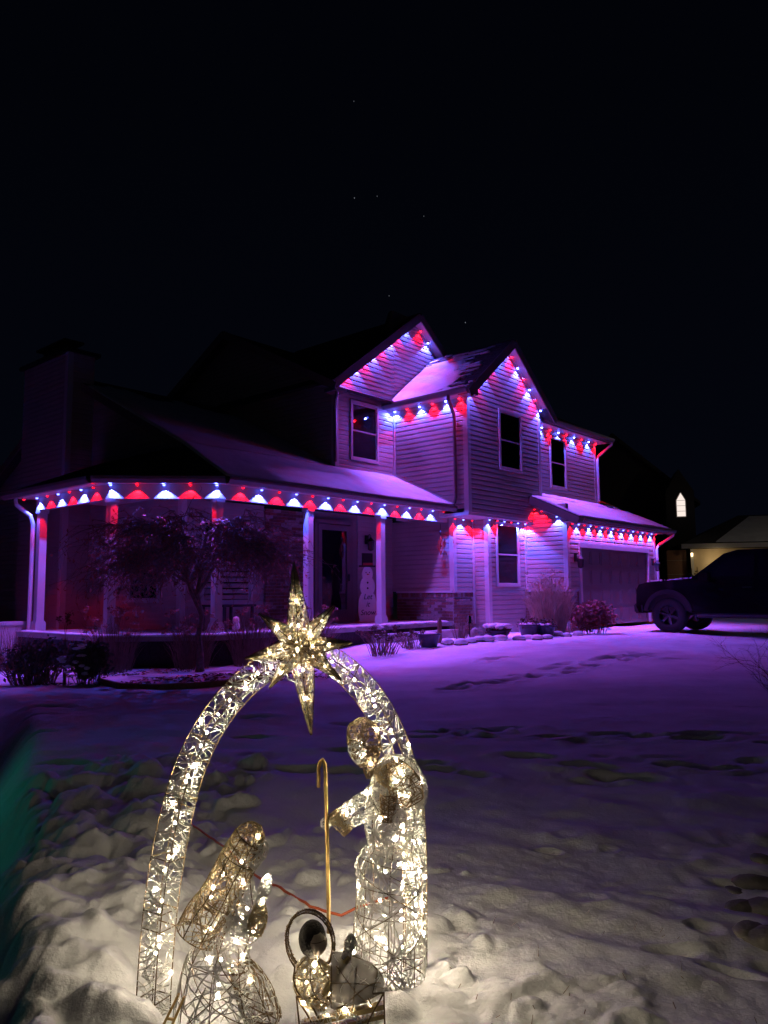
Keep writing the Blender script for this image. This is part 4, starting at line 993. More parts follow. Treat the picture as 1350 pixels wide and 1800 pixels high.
# hood with raised centre, grille, lights, bumper
MB().box(-.55,.55,Wd+.05,-.05,.5,1.05).box(WB-.55,WB+.55,Wd+.05,-.05,.5,1.05).box(WB-.4,.4,Wd+.35,-.35,.40,.55).build('underbody', M_BLACK, tk)
sd = MB()  # white specks stand in for lamp glints on the hood
for i in range(60):
    x_ = random.uniform(-.4,.56); sd.blob((x_, random.uniform(Wd+.35,-.34), 1.158+(.57-x_)*.075), random.uniform(.01,.06), random.uniform(.01,.06), random.uniform(.012,.03), 6, 4, .2)
sd.build('hood_glint_specks', M_SNOW, tk, fix=False)['kind']='stuff'
MB().tube([(-.86,-.045,1.215),(-3.05,-.045,1.215)],.012,6).build('window_trim', M_CHROME, tk)
MB().hexa([(.63,-.30,1.10),(.63,Wd+.30,1.10),(-.5,Wd+.42,1.18),(-.5,-.42,1.18),(.57,-.34,1.155),(.57,Wd+.34,1.155),(-.46,Wd+.46,1.235),(-.46,-.46,1.235)]).build('hood', M_PAINT, tk, bevel=.02)
g = MB().box(.72,.765,Wd+.42,-.42,.70,1.06).build('grille', M_BLACK, tk)
for i in range(5): MB().box(.765,.78,Wd+.44,-.44,.735+.065*i,.755+.065*i).build('slat', M_CHROME, g)
for y0 in (-.40,Wd+.04):
    h = MB().hexa([(.60,y0,.86),(.755,y0,.86),(.755,y0+.36,.86),(.60,y0+.36,.86),(.56,y0,1.06),(.735,y0,1.06),(.735,y0+.36,1.06),(.56,y0+.36,1.06)]).build('headlight', M_CHROME, tk, bevel=.015)
    MB().box(.745,.762,y0+.03,y0+.33,.89,1.03).build('lens', M_GLASS, h)
MB().hexa([(.56,.02,.44),(.83,-.10,.44),(.83,Wd+.10,.44),(.56,Wd-.02,.44),(.56,.03,.66),(.85,-.10,.66),(.85,Wd+.10,.66),(.56,Wd-.03,.66)]).build('bumper', M_BLACK, tk, bevel=.03)
MB().box(.84,.86,-.35,-.2,.52,.58).box(.84,.86,Wd+.2,Wd+.35,.52,.58).build('fog_lamp', M_CHROME, tk)
for (x0,x1) in ((-.62,-1.88),(-1.92,-2.86)):
    for y0 in (0.0,):
        d = MB().box(x1,x0,y0-.01,y0+.010,.55,1.12).build('door', M_PAINT, tk, bevel=.008); MB().box(x1+.06,x1+.26,y0+.010,y0+.040,1.00,1.035).build('handle', M_CHROME, d)
MB().box(-.95,-.80,.0,.05,1.17,1.21).box(-1.0,-.78,.04,.24,1.14,1.34).build('mirror', M_PAINT, tk, bevel=.02)
MB().tube([(-.66,.05,.40),(-2.75,.05,.40)],.045,8).build('side_step', M_BLACK, tk)
MB().box(-4.7,-3.3,-.09,-.0,1.16,1.20).box(-4.7,-3.3,Wd,Wd+.09,1.16,1.20).build('bed_rail', M_BLACK, tk)
for x in (0.0,WB):
    fl = MB()
    p1 = arc(x,.56,172,8,12); p0 = arc(x,.47,172,8,12); n0 = len(p1)
    for yy in (.035,-.04):
        for (u,w) in p1: fl.v.append((u,yy,w))
        for (u,w) in p0: fl.v.append((u,yy,w))
    for i in range(n0-1):
        fl.f += [(i,i+1,n0+i+1,n0+i),(2*n0+i,3*n0+i,3*n0+i+1,2*n0+i+1),(i,2*n0+i,2*n0+i+1,i+1),(n0+i,n0+i+1,3*n0+i+1,3*n0+i)]
    fl.f += [(0,n0,3*n0,2*n0),(n0-1,3*n0-1,4*n0-1,2*n0-1)]
    fl.build('fender_flare', M_BLACK, tk)
    for yy in (-.02, Wd+.26):
        w = empty('wheel', (x,yy,R)); w.parent = tk
        MB().lathe([(.22,-.235),(.36,-.24),(.395,-.20),(.40,-.12),(.395,-.03),(.36,.0),(.23,.0),(.215,-.02)],n=30,axis='y',caps=False).build('tyre', M_TYRE, w, smooth=True)
        r_ = MB().lathe([(.215,-.02),(.222,-.005),(.205,-.03),(.20,-.2)],n=30,axis='y',caps=False).lathe([(.20,-.16),(.01,-.16)],n=30,axis='y',caps=False)
        r_.lathe([(.06,-.03),(.055,-.005),(.01,.0)],n=14,axis='y')
        for i in range(6):
            th = math.pi*2*i/6+.3; c_,s_ = math.cos(th),math.sin(th)
            r_.hexa([(.05*c_-.028*s_,-.05,.05*s_+.028*c_),(.05*c_+.028*s_,-.05,.05*s_-.028*c_),(.21*c_+.032*s_,-.06,.21*s_-.032*c_),(.21*c_-.032*s_,-.06,.21*s_+.032*c_),
                     (.05*c_-.024*s_,-.012,.05*s_+.024*c_),(.05*c_+.024*s_,-.012,.05*s_-.024*c_),(.21*c_+.028*s_,-.022,.21*s_-.028*c_),(.21*c_-.028*s_,-.022,.21*s_+.028*c_)])
        r_.build('rim', M_RIM, w)

fr = MB()  # more white specks in place of highlights along the hood edges
for i in range(46):
    x_ = random.uniform(-.55,.6); fr.blob((x_, -.40+random.gauss(0,.02), 1.175+(.57-x_)*.06), random.uniform(.01,.035), .02, random.uniform(.008,.02), 6, 4, .2)
for i in range(26):
    y_ = random.uniform(Wd+.3,-.3); fr.blob((.60+random.gauss(0,.02), y_, 1.15), .02, random.uniform(.01,.05), random.uniform(.008,.022), 6, 4, .2)
for i in range(18):
    y_ = random.uniform(Wd+.25,-.25); fr.blob((-.50+random.gauss(0,.02), y_, 1.235), .03, random.uniform(.02,.07), random.uniform(.012,.03), 6, 4, .2)
fr.build('edge_glint_specks', M_SNOW, tk, fix=False)['kind'] = 'stuff'

# ------------------------------------------------------------------ neighbour's house
NP = hit_plane_y(1219, 1030, 33); NR = -rad(13)
nb = empty('neighbour_house', (NP.x, NP.y, .1), NR); tag(nb, 'dark neighbouring house behind the truck with one lit pointed window and a beige garage wing', 'house')
w = MB().box(0,10,.0,6,0,2.9).build('wall', M_NSIDE, nb); jm = MB()
for i in range(24): jm.hexa([(0,-.004,.2+.112*i),(10,-.004,.2+.112*i),(10,-.02,.2+.112*i),(0,-.02,.2+.112*i),(0,-.004,.31+.112*i),(10,-.004,.31+.112*i),(10,-.006,.31+.112*i),(0,-.006,.31+.112*i)])
o = jm.build('siding', M_NSIDE, w); o['kind'] = 'stuff'
MB().box(-.06,.06,-.035,.06,.1,2.9).build('corner_trim', M_TRIM, nb)
rf = MB().hexa([(-.5,-.6,2.75),(10.5,-.6,2.75),(10.5,3.2,4.3),(2.6,3.2,4.3),(-.5,-.6,2.95),(10.5,-.6,2.95),(10.5,3.2,4.45),(2.6,3.2,4.45)]).hexa([(-.5,-.6,2.75),(2.6,3.2,4.3),(2.6,3.3,4.3),(-.5,6.6,2.75),(-.5,-.6,2.95),(2.6,3.2,4.45),(2.6,3.3,4.45),(-.5,6.6,2.95)]).build('roof', M_SHIN, nb)
MB().hexa([(.9,-.5,3.02),(10.4,-.5,3.02),(10.4,2.9,4.34),(3.0,2.9,4.34),(.9,-.5,3.06),(10.4,-.5,3.06),(10.4,2.9,4.38),(3.0,2.9,4.38)]).build('snow_cover', M_SNOW, rf)
MB().box(-.5,10.5,-.66,-.6,2.78,2.97).build('fascia', M_TRIM, nb)
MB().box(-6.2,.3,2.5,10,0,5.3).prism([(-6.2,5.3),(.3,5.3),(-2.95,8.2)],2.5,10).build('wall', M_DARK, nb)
MB().hexa([(-6.7,2.1,4.9),(-6.7,10.3,4.9),(-2.95,10.3,8.25),(-2.95,2.1,8.25),(-6.7,2.1,5.05),(-6.7,10.3,5.05),(-2.95,10.3,8.45),(-2.95,2.1,8.45)]).hexa([(.8,2.1,4.9),(.8,10.3,4.9),(-2.95,10.3,8.25),(-2.95,2.1,8.25),(.8,2.1,5.05),(.8,10.3,5.05),(-2.95,10.3,8.45),(-2.95,2.1,8.45)]).build('roof', M_SHIN, nb)
# entry bay with the lit window
MB().box(-.85,.35,.9,2.5,0,5.4).prism([(-.85,5.4),(.35,5.4),(-.25,6.4)],.9,2.5).build('entry_bay', M_DARK, nb)
wx = -.22; wz0, wz1, wz2 = 4.28, 5.0, 5.32; hw = .175
def pent(m, h, z0, z1, z2, y0, y1): return m.prism([(wx-h,z0),(wx+h,z0),(wx+h,z1),(wx,z2),(wx-h,z1)],y0,y1)
wf = pent(MB(),hw+.05,wz0-.05,wz1+.02,wz2+.07,.86,.898).build('window', M_BACK, nb)
pent(MB(),hw,wz0,wz1,wz2,.83,.862).build('pane', emit('lit_window',(1.0,.86,.78),1.0), wf)
for z_ in (4.50,4.74,4.98): MB().box(wx-hw,wx+hw,.822,.83,z_,z_+.015).build('glazing_bar', M_BACK, wf)
bp2 = MB().box(-1.0,-.2,.2,.8,0,2.75).build('brick_pillar', M_BRICK[1], nb)
for z in (.5,1.1,1.7,2.3): MB().box(-1.02,-.18,.185,.8,z,z+.015).build('joint', M_MORT, bp2)
nl = empty('neighbour_lantern', nb.matrix_basis @ Vector((-.02,-.14,2.45))); tag(nl, 'small lit lantern at the corner of the neighbouring beige wall', 'lantern')
MB().lathe([(.04,.0),(.055,.13),(.01,.17)],n=8).build('glass', emit('lantern_glow',(1,.75,.4),3.0), nl); MB().box(-.05,.05,-.03,.15,.17,.20).build('hood', M_BLACK, nl)
ld = bpy.data.lights.new('lantern_light','POINT'); ld.energy = 14; ld.color = (1,.74,.38); ld.shadow_soft_size = .05
lo = bpy.data.objects.new('lantern_light', ld); COL.objects.link(lo); lo.parent = nl; lo.location = (.75,-.75,-.15)
sl = empty('street_lamp', (18.6,26.5,0)); tag(sl, 'street lamp beyond the right edge lighting the neighbouring roof', 'street lamp')
MB().tube([(0,0,0),(0,0,5.6),(-.5,.2,5.9),(-.9,.4,5.9)],[.08,.05,.04,.04],8).build('pole', M_BLACK, sl); MB().box(-1.3,-.8,.25,.55,5.84,5.92).build('head', M_BLACK, sl)
ld = bpy.data.lights.new('street_light','POINT'); ld.energy = 50; ld.color = (1,.86,.68); ld.shadow_soft_size = .1
lo = bpy.data.objects.new('street_light', ld); COL.objects.link(lo); lo.parent = sl; lo.location = (-1.05,.4,5.75)
p = hit_plane_y(1232, 1010, 27); r = empty('evergreen_bush', (p.x,p.y,0)); tag(r, 'dark round bush in front of the neighbouring beige wall', 'bush')
k = MB(); leafcloud(k,(0,0,1.0),.9,.7,.85,1500,.07,.5); k.build('foliage', M_EVER, r, fix=False)
k = MB()
for i in range(5): k.tube([(.2*i-.3,0,.9),(.2*i-.32,0,1.75+.2*random.random())],.015,4)
k.build('stems', M_STEM, r, fix=False)
# green garden floodlight beyond the left edge
fl = empty('garden_floodlight', (-5.0,4.6,-.3)); tag(fl, 'small green garden floodlight beyond the left edge of the lawn', 'floodlight')
MB().tube([(0,0,0),(0,0,.7)],.012,6).build('stake', M_BLACK, fl); MB().lathe([(.03,0),(.06,.1)],(0,0,.75),10,'x').build('head', M_BLACK, fl)
ld = bpy.data.lights.new('green_flood','SPOT'); ld.energy = 17.0; ld.color = (.02,.75,.50); ld.spot_size = rad(125); ld.spot_blend = 1.0; ld.shadow_soft_size = .05
lo = bpy.data.objects.new('green_flood', ld); COL.objects.link(lo); lo.parent = fl; lo.location = (.14,0,.75); lo.rotation_euler = (0, rad(-78), 0)
# stars
for i,(x,y,lab) in enumerate(((623,348,'brightest star, left of a pair above the house'),(663,345,'faint star, right one of the pair above the house'),(745,380,'faint star right of and below the pair'),(818,567,'star just right of the taller gable peak'),(622,178,'faint star highest in the sky'),(684,520,'faint star just above the roof ridge'))):
    d = F_ + (x-675)/1350*CR + (900-y)/1350*CU; s = MB().blob((0,0,0),.42,.42,.75,8,6).build('star', emit('star_glow',(.8,.85,1),.22 if i in (0,3) else .11), None); s.location = Vector((0,0,CAM_H))+d*900; tag(s, lab, 'star')

# ------------------------------------------------------------------ lit wire nativity figures
def hit(px, py, p0, nrm):
    d = F_ + (px-675)/1350*CR + (900-py)/1350*CU; o_ = Vector((0,0,CAM_H)); n = Vector(nrm)
    return o_ + d*((Vector(p0)-o_).dot(n)/d.dot(n))
class Loft:
    """surface through elliptical or square rings; rows (px, py, half width px, depth ratio) on a vertical plane"""
    def __init__(s, rows, p0, nrm=(0,1,0), square=False, res=8):
        n = Vector(nrm).normalized(); C_ = [hit(r[0],r[1],p0,nrm) for r in rows]; m = len(rows)
        hw = [r[2]*(c-Vector((0,0,CAM_H))).dot(F_)/1350 for r,c in zip(rows,C_)]; dr = [r[3] if len(r) > 3 else 1 for r in rows]
        L = [0.0]
        for i in range(1,m): L.append(L[-1]+(C_[i]-C_[i-1]).length)
        s.L = L[-1]; t = np.array(L)/s.L; uu = np.linspace(0,1,res*(m-1)+1)
        def sm(a):
            a = np.array(a, float); k = np.gradient(a, t, edge_order=1) if m > 2 else np.array([a[1]-a[0]]*2)/(t[1]-t[0])
            i = np.clip(np.searchsorted(t, uu, 'right')-1, 0, m-2); h = t[i+1]-t[i]; x = (uu-t[i])/h
            return (2*x**3-3*x**2+1)*a[i]+(x**3-2*x**2+x)*h*k[i]+(-2*x**3+3*x**2)*a[i+1]+(x**3-x**2)*h*k[i+1]
        s.c = np.stack([sm([c[j] for c in C_]) for j in range(3)],-1); s.hw = np.maximum(sm(hw),.0008); s.dr = sm(dr); s.u = uu; s.n = np.array(n); s.sq = square
        tg = np.gradient(s.c, axis=0); tg /= np.linalg.norm(tg,axis=1,keepdims=True); s.s = np.cross(tg, s.n); s.s /= np.linalg.norm(s.s,axis=1,keepdims=True); s.tg = tg
    def at(s, u, v, o=0.0):
        u = min(max(u,0),1)*(len(s.u)-1); i = min(int(u), len(s.u)-2); x = u-i
        f = lambda a: a[i]*(1-x)+a[i+1]*x
        hw = float(f(s.hw)); cv, sv = math.cos(v), math.sin(v)
        if s.sq: k = 1/(abs(math.cos(v))+abs(math.sin(v))); cv *= k; sv *= k
        return Vector(f(s.c) + f(s.s)*cv*(hw+o) + s.n*sv*(hw*float(f(s.dr))+o))
    def r(s, u): return float(s.hw[min(int(u*(len(s.u)-1)),len(s.u)-1)])
def strands(mb, S, n, r=.0009, steps=7, step=.02, jit=.002, u0=0, u1=1, vr=None, curl=.5):
    for i in range(n):
        u = random.uniform(u0,u1); v = random.uniform(*vr) if vr else random.random()*6.283; h = random.random()*6.283; pts = []
        for k in range(steps):
            pts.append(S.at(u,v,random.uniform(-jit,jit)))
            h += random.gauss(0,curl); u += step*math.cos(h)/S.L; v += step*math.sin(h)/max(S.r(min(max(u,0),1)),.006)
            if u < u0 or u > u1: h = math.pi-h; u = min(max(u,u0),u1)
        mb.tube(pts, r*random.uniform(.7,1.25), 3, False)
def wires(mb, S, us=(), vs_=(), r=.0018, n=18, diag=()):
    for u in us: mb.tube([S.at(u, 6.2832*k/n) for k in range(n+1)], r, 5, False)
    for v in vs_: mb.tube([S.at(k/n, v) for k in range(n+1)], r, 5, False)
    for (ua,va,ub,vb) in diag: mb.tube([S.at(ua+(ub-ua)*k/n, va+(vb-va)*k/n, .001) for k in range(n+1)], r, 5, False)
BULB = MB().blob((0,0,0),.0034,.0034,.0042,6,4).mesh('bulb', M_BULB, True); BULBS = MB().blob((0,0,0),.0040,.0040,.0050,7,5).mesh('tip_bulb', M_BULBS, True)
def bulbs(parent, pts):
    for p in pts:
        q_, deep = p if isinstance(p, tuple) else (p, False)
        if q_.z + parent.location.z > .085: link('bulb', BULB if deep else BULBS, parent, q_)
def surf_pts(S, n, u0=.02, u1=.93, vr=(3.3,6.1), o=.002):
    out = []
    for i in range(n):
        u = u0+(u1-u0)*(i+random.random())/n; deep = i % 3 != 0
        out.append((S.at(u, random.uniform(*vr), -.62*S.r(u) if deep else o), deep))
    return out
def shift(lst, e): return [(p-e.location, d) for p, d in lst]
FRONT = (3.3, 6.1)
def part(mb, name, m, parent, stuff=False):
    o = mb.build(name, m, parent, fix=False)
    if stuff: o['kind'] = 'stuff'
    return o
def mound(px, py, p0, n, r, h):
    pass

# arch
AP0 = (-.62,2.25,0); AN = (-.261,.737,0)
ar = empty('light_up_arch'); tag(ar, 'tall lit wire arch wound with white thread standing in the snow around the figures', 'arch')
S = Loft([(268,1800,29,1),(272,1720,29,1),(281,1610,29,1),(293,1520,29,1),(311,1430,28,1),(334,1350,27,1),(362,1290,26,1),(402,1232,25,1),(450,1186,24,1),(500,1155,23,1),(540,1146,22,1),(580,1160,23,1),(622,1192,24,1),(662,1242,25,1),(690,1297,25,1),(708,1350,25,1),(722,1420,24,1),(728,1500,23,1),(730,1600,22,1),(730,1712,22,1)], AP0, AN, True)
f = MB(); wires(f, S, [0,.03,.11,.13,.19,.25,.262,.31,.335,.40,.47,.53,.58,.66,.73,.80,.90,1], [math.pi*.5*k for k in range(4)], .0016, 130)
part(f,'frame',M_WIRE,ar)
t = MB(); strands(t,S,45,.0019,9,.020,.002,curl=.6)
for i in range(760):   # thread zigzagging between the edge wires, face by face
    k = random.choice((0,1,2,2,2,3,3,3,3,3)); u = random.random(); du = random.choice((-1,1))*random.uniform(.002,.022); a0 = k*1.5708; va, vb = a0, a0+1.5708
    if random.random() < .35: va, vb = a0+random.uniform(0,.7), a0+random.uniform(.8,1.57)
    bow = random.uniform(-.004,.004); pts_ = [S.at(u+du*j/5+bow*math.sin(math.pi*j/5), va+(vb-va)*j/5, random.uniform(-.0015,.002)) for j in range(6)]
    t.tube(pts_, random.uniform(.0011,.0020), 4, False)
for k in range(40):   # thread lashed round the tube
    u = random.random(); t.tube([S.at(u+.004*math.sin(j)+.0006*j, j*.5, .002) for j in range(13)], .0016, 3, False)
part(t,'thread',M_WTHREAD,ar,True)
bulbs(ar, [(S.at((i+.5)/60+random.uniform(-.007,.007), random.choice((4.4,4.7,5.4,6.0,3.3)), -.040 if i % 3 else .003), i % 3 != 0) for i in range(60)])
cb = MB(); q = hit(335,1437,AP0,AN)
cb.tube([S.at(.252,3.2,.004),S.at(.25,4.7,.004),S.at(.25,6.2,.006),S.at(.25,6.2,.006)+Vector((.012,0,.004)),S.at(.248,6.2,.006)+Vector((.014,0,-.01)),S.at(.247,6.2,.004)],.002,5)
part(cb,'cable_tie',M_WCABLE,ar)

# star on top
SPL = hit(528,1135,AP0,AN) - Vector((0,.05,0)); st = empty('light_up_star', SPL); tag(st, 'gold wire star with eight long points glowing on top of the arch', 'star decoration')
SP0 = tuple(SPL); gt = MB(); gw = MB(); wt = MB(); stb = []
for (x,y,w_) in ((516,988,23),(588,1064,20),(620,1130,19),(600,1196,18),(547,1292,23),(473,1210,18),(430,1158,19),(455,1078,20)):
    cx,cy = 528+(x-528)*.06, 1135+(y-1135)*.06
    L_ = Loft([(cx,cy,w_,1),(cx+(x-cx)*.45,cy+(y-cy)*.45,w_*.66,1),(x,y,1.0,1)], SP0, (0,1,0), True)
    strands(gt,L_,150,.0012,6,.013,.0012,curl=.9,u1=.98); strands(wt,L_,52,.0012,6,.012,.002,u1=.75,curl=.6)
    wires(gw,L_,(.12,.5),(0,1.57,3.14,4.71),.0013,10); stb += [L_.at(random.uniform(.15,.3),4.7,-.020),L_.at(random.uniform(.45,.65),4.7,-.006)]
for sgn in (-1,1):
    for k in range(160):
        a_ = random.random()*6.28; d_r = random.random()*.04; a2 = a_+random.uniform(-1,1)
        gt.tube([SPL+Vector((d_r*math.cos(a_),sgn*(.05-d_r),d_r*math.sin(a_))),SPL+Vector((d_r*.8*math.cos(a2),sgn*(.052-d_r*.8),d_r*.8*math.sin(a2))),SPL+Vector((.04*math.cos(a2+.4),sgn*.012,.04*math.sin(a2+.4)))],.0009,3,False)
for mb_,nm,m_,sf_ in ((gw,'frame',M_WIRE,False),(gt,'gold_thread',M_GTHREAD,True),(wt,'white_thread',M_WTHREAD,True)):
    mb_.v = [tuple(Vector(v)-SPL) for v in mb_.v]; part(mb_,nm,m_,st,sf_)
bulbs(st,[(p-SPL, k % 2 == 0) for k, p in enumerate(stb)]+[(Vector((random.gauss(0,.014),-.02,random.gauss(0,.014))), True) for i in range(3)])
cb = MB(); pts = [hit(x,y,SP0,(0,1,0))-SPL for x,y in ((503,1183),(507,1194),(520,1199),(524,1190),(523,1180),(526,1205),(530,1212))]; cb.tube(pts,.0018,5); part(cb,'cord',M_WCABLE,st)

def figure(name, label, cat, wparts, bparts, gparts, base):
    """wparts: (Loft, strands), each figure = frame wires, white, brown and gold thread, bulbs"""
    e = empty(name, base); tag(e, label, cat); B_ = Vector(base)
    for lst,nm,m_ in ((wparts,'white_thread',M_WTHREAD),(bparts,'brown_thread',M_BTHREAD),(gparts,'gold_thread',M_GTHREAD)):
        if not lst: continue
        mb_ = MB()
        for (L_,n,kw) in lst: strands(mb_,L_,n,**kw)
        mb_.v = [tuple(Vector(v)-B_) for v in mb_.v]; part(mb_,nm,m_,e,True)
    return e
def sub(mb_, e, nm, m_):
    mb_.v = [tuple(Vector(v)-e.location) for v in mb_.v]; return part(mb_,nm,m_,e)
# standing man
JP = (0.0,2.42,0)
rob = Loft([(668,1338,20,.8),(688,1366,46,.6),(693,1400,50,.6),(691,1450,50,.6),(690,1500,49,.65),(688,1508,56,.7),(686,1560,58,.7),(683,1640,62,.7),(681,1722,66,.7)], JP)
head = Loft([(637,1262,6,1),(637,1272,22,1),(638,1290,28,1),(641,1310,28,1),(643,1328,25,1),(645,1345,14,1)], JP)
face = Loft([(628,1300,8,1),(629,1312,18,1),(632,1325,17,1),(636,1340,10,1)], (0,2.39,0))
beard = Loft([(656,1312,8,.8),(652,1335,13,.8),(648,1358,9,.8),(646,1368,3,.8)], (0,2.38,0))
arm = Loft([(658,1408,24,.9),(630,1424,23,.9),(604,1440,21,.9)], (0,2.40,0)); cuff = Loft([(606,1438,21,.9),(598,1446,22,.9),(592,1452,22,.9)], (0,2.40,0))
hand = Loft([(585,1446,4,1),(577,1446,9,1),(569,1448,9,1),(564,1449,4,1)], (0,2.40,0))
cape = Loft([(690,1338,12,.5),(703,1365,26,.5),(718,1395,28,.5),(727,1412,20,.5)], (0,2.37,0)); vest = Loft([(684,1398,16,.5),(683,1425,14,.5),(681,1445,10,.5)], (0,2.375,0))
larm = Loft([(716,1350,18,.8),(733,1375,16,.8),(740,1400,12,.8),(735,1420,8,.8)], (0,2.40,0)); collar = Loft([(668,1348,14,.5),(678,1372,12,.5),(682,1385,3,.5)], (0,2.375,0))
K = dict(r=.0018, steps=9, step=.020, jit=.002, curl=.22); K2 = dict(r=.0015, steps=6, step=.012, jit=.0015, curl=.35)
jo = figure('standing_figure','lit wire figure of a bearded man standing under the right of the arch','light figure',
    [(rob,250,dict(K,vr=(2.9,6.5))),(rob,110,dict(K,u1=.45,vr=(2.9,6.5))),(face,60,K2),(arm,110,K2),(hand,50,K2),(larm,90,K2)], [(head,170,K2),(beard,60,K2),(cape,120,K2),(vest,80,K2)], [(cuff,120,K2),(collar,90,K2)], (0.02,2.45,gz(.02,2.45)))
w_ = MB(); wires(w_,rob,(.06,.22,.44,.47,.7,.99),(0,1.05,2.1,3.14,3.9,4.7,5.5),.0012,24,[(.48,3.5,.72,6.1),(.55,6.0,.8,3.6),(.5,4.7,.62,6.1),(.68,3.3,.95,5.9),(.75,6.1,.98,4.0),(.82,3.3,.88,6.0),(.93,3.4,.90,5.9),(.56,3.3,.60,5.8)])
wires(w_,head,(.25,.6),(0,1.57,3.14,4.71),.0013,12); wires(w_,arm,(0,1),(0,1.57,3.14,4.71),.0013,8); wires(w_,cape,(.1,.6,1),(3.14,4.7,0),.0013,10); wires(w_,vest,(0,1),(3.14,4.7,0),.0014,8); sub(w_,jo,'frame',M_WIRE)
bulbs(jo,shift(surf_pts(rob,26)+surf_pts(rob,16,.25,.93,(5.8,6.6))+surf_pts(cape,3)+surf_pts(head,3)+surf_pts(arm,3)+surf_pts(beard,1), jo))
# kneeling woman
MP = (-.42,2.20,0)
veil = Loft([(462,1462,10,.9),(447,1468,26,.9),(430,1494,33,.9),(406,1538,34,.9),(385,1580,36,.9),(365,1612,41,.9),(348,1645,41,.9)], MP)
mface = Loft([(457,1478,10,1),(456,1492,16,1),(446,1512,13,1),(432,1530,12,1)], (-.42,2.19,0))
tor = Loft([(428,1535,16,.8),(424,1570,26,.8),(424,1605,32,.8),(412,1640,36,.8),(400,1665,38,.8)], MP)
skirt = Loft([(398,1640,36,.8),(386,1690,58,.8),(382,1740,70,.8),(388,1810,88,.8)], MP); tail = Loft([(415,1690,18,.8),(440,1730,30,.8),(458,1775,32,.8),(468,1800,30,.8)], MP)
marm = Loft([(412,1600,18,.9),(432,1640,20,.9),(447,1625,18,.9),(456,1600,12,.9)], (-.42,2.16,0)); mcuff = Loft([(446,1640,14,.9),(455,1612,15,.9),(458,1588,8,.9)], (-.42,2.15,0)); mhand = Loft([(456,1592,7,1),(462,1570,10,1),(469,1548,9,1),(473,1536,3,1)], (-.42,2.15,0))
ma = figure('kneeling_figure','lit wire figure of a kneeling praying woman in a long gold-brown veil','light figure',
    [(mface,90,K2),(tor,120,dict(K2,vr=(2.9,6.5))),(skirt,100,dict(K,vr=(2.9,6.5))),(tail,45,K),(marm,130,K2),(mhand,70,K2)], [(veil,300,dict(K2,step=.014)),(tail,40,K)], [(veil,150,dict(K2,step=.014)),(mcuff,110,K2)], (-.42,2.22,gz(-.42,2.22)))
w_ = MB(); wires(w_,veil,(.12,.3,1),(3.2,4.2,5.0,6.0),.0017,22); wires(w_,veil,(.68,),(),.0014,16); wires(w_,skirt,(.3,.98),(0,3.14,3.9,4.7,5.5),.0013,14,[(.1,3.4,.9,5.6),(.2,5.9,.95,3.5),(.3,3.2,.95,4.8),(.05,4.5,.8,6.2)]); wires(w_,tail,(.98,),(5.2,6.1),.0013,10); wires(w_,tor,(.5,),(3.5,5.6),.0013,12); sub(w_,ma,'frame',M_WIRE)
bulbs(ma,shift(surf_pts(veil,6)+surf_pts(tor,4)+surf_pts(skirt,8,.1,.9)+surf_pts(tail,3)+surf_pts(marm,2)+surf_pts(mhand,2), ma))
# staff held by the man
sp = [hit(x,y,(0,2.385,0),(0,1,0)) for x,y in ((578,1640),(577,1560),(575,1480),(573,1400),(572,1358),(571,1343),(567,1335),(562,1340),(560,1352),(560,1384))]
o = MB().tube(sp,.0062,10).build('shepherd_staff', M_GOLD, None, smooth=True); tag(o,'gold metal shepherd staff with a hooked top held by the standing figure','staff')
# manger and baby
BP = (-.1,2.11,0); mg = empty('manger', (-.09,2.12,gz(-.09,2.12))); tag(mg,'small wire manger with gold rails at the front between the two figures','manger')
hq = lambda x,y,dy=0: hit(x,y,(0,2.11+dy,0),(0,1,0))
rl = MB()
for (p_,q_,w1,h1) in (((531,1800),(676,1766),.012,.022),((528,1818),(676,1784),.010,.016)):
    rl.bar(hq(*p_,-.04),hq(*q_,-.04),h1,w1); rl.bar(hq(*p_,.08),hq(*q_,.08),h1,w1)
sub(rl,mg,'rail',M_GILT)
wf_ = MB()
for pl in (((521,1752),(526,1800),(532,1830)),((521,1752),(550,1800),(575,1830)),((675,1745),(676,1790),(678,1830)),((675,1745),(650,1790),(635,1830)),((521,1752),(560,1756),(600,1752),(675,1745)),((516,1722),(522,1742),(530,1752)),((516,1722),(518,1700),(512,1690)),((590,1752),(600,1782)),((625,1750),(618,1776)),((645,1748),(655,1772)),((540,1752),(560,1790)),((575,1752),(600,1785))):
    for dy in (-.05,.07): wf_.tube([hq(x,y,dy) for x,y in pl],.0022,6)
for x,y in ((521,1752),(675,1745),(600,1752)): wf_.tube([hq(x,y,-.05),hq(x,y,.07)],.0022,6)
sub(wf_,mg,'frame',M_WIRE)
bx_ = Loft([(525,1775,26,1.6),(560,1772,30,1.6),(610,1768,30,1.6),(672,1762,24,1.6)], (0,2.125,0)); t = MB(); strands(t,bx_,170,.0011,7,.016,.002); sub(t,mg,'thread',M_WTHREAD); bulbs(mg,shift(surf_pts(bx_,4), mg))
bb = empty('baby_figure', (-.1,2.10,.1)); tag(bb,'wire baby figure with a halo lying in the manger under a grey sheer blanket','light figure')
halo = MB(); hc = [(545+41*math.cos(a_)-4*math.sin(a_),1655-54*math.sin(a_)) for a_ in [rad(-62+i*(304)/40) for i in range(41)]]
hp = [hq(x,y,.01) for x,y in hc]
for ro in (0,1,2):
    halo.tube([p+Vector((.004*math.cos(ro*2.1),.006*math.sin(ro*2.1),.004*math.sin(ro*2.1+1))) for p in hp],.0017,5,False)
sub(halo,bb,'halo',M_WIRE); t = MB()
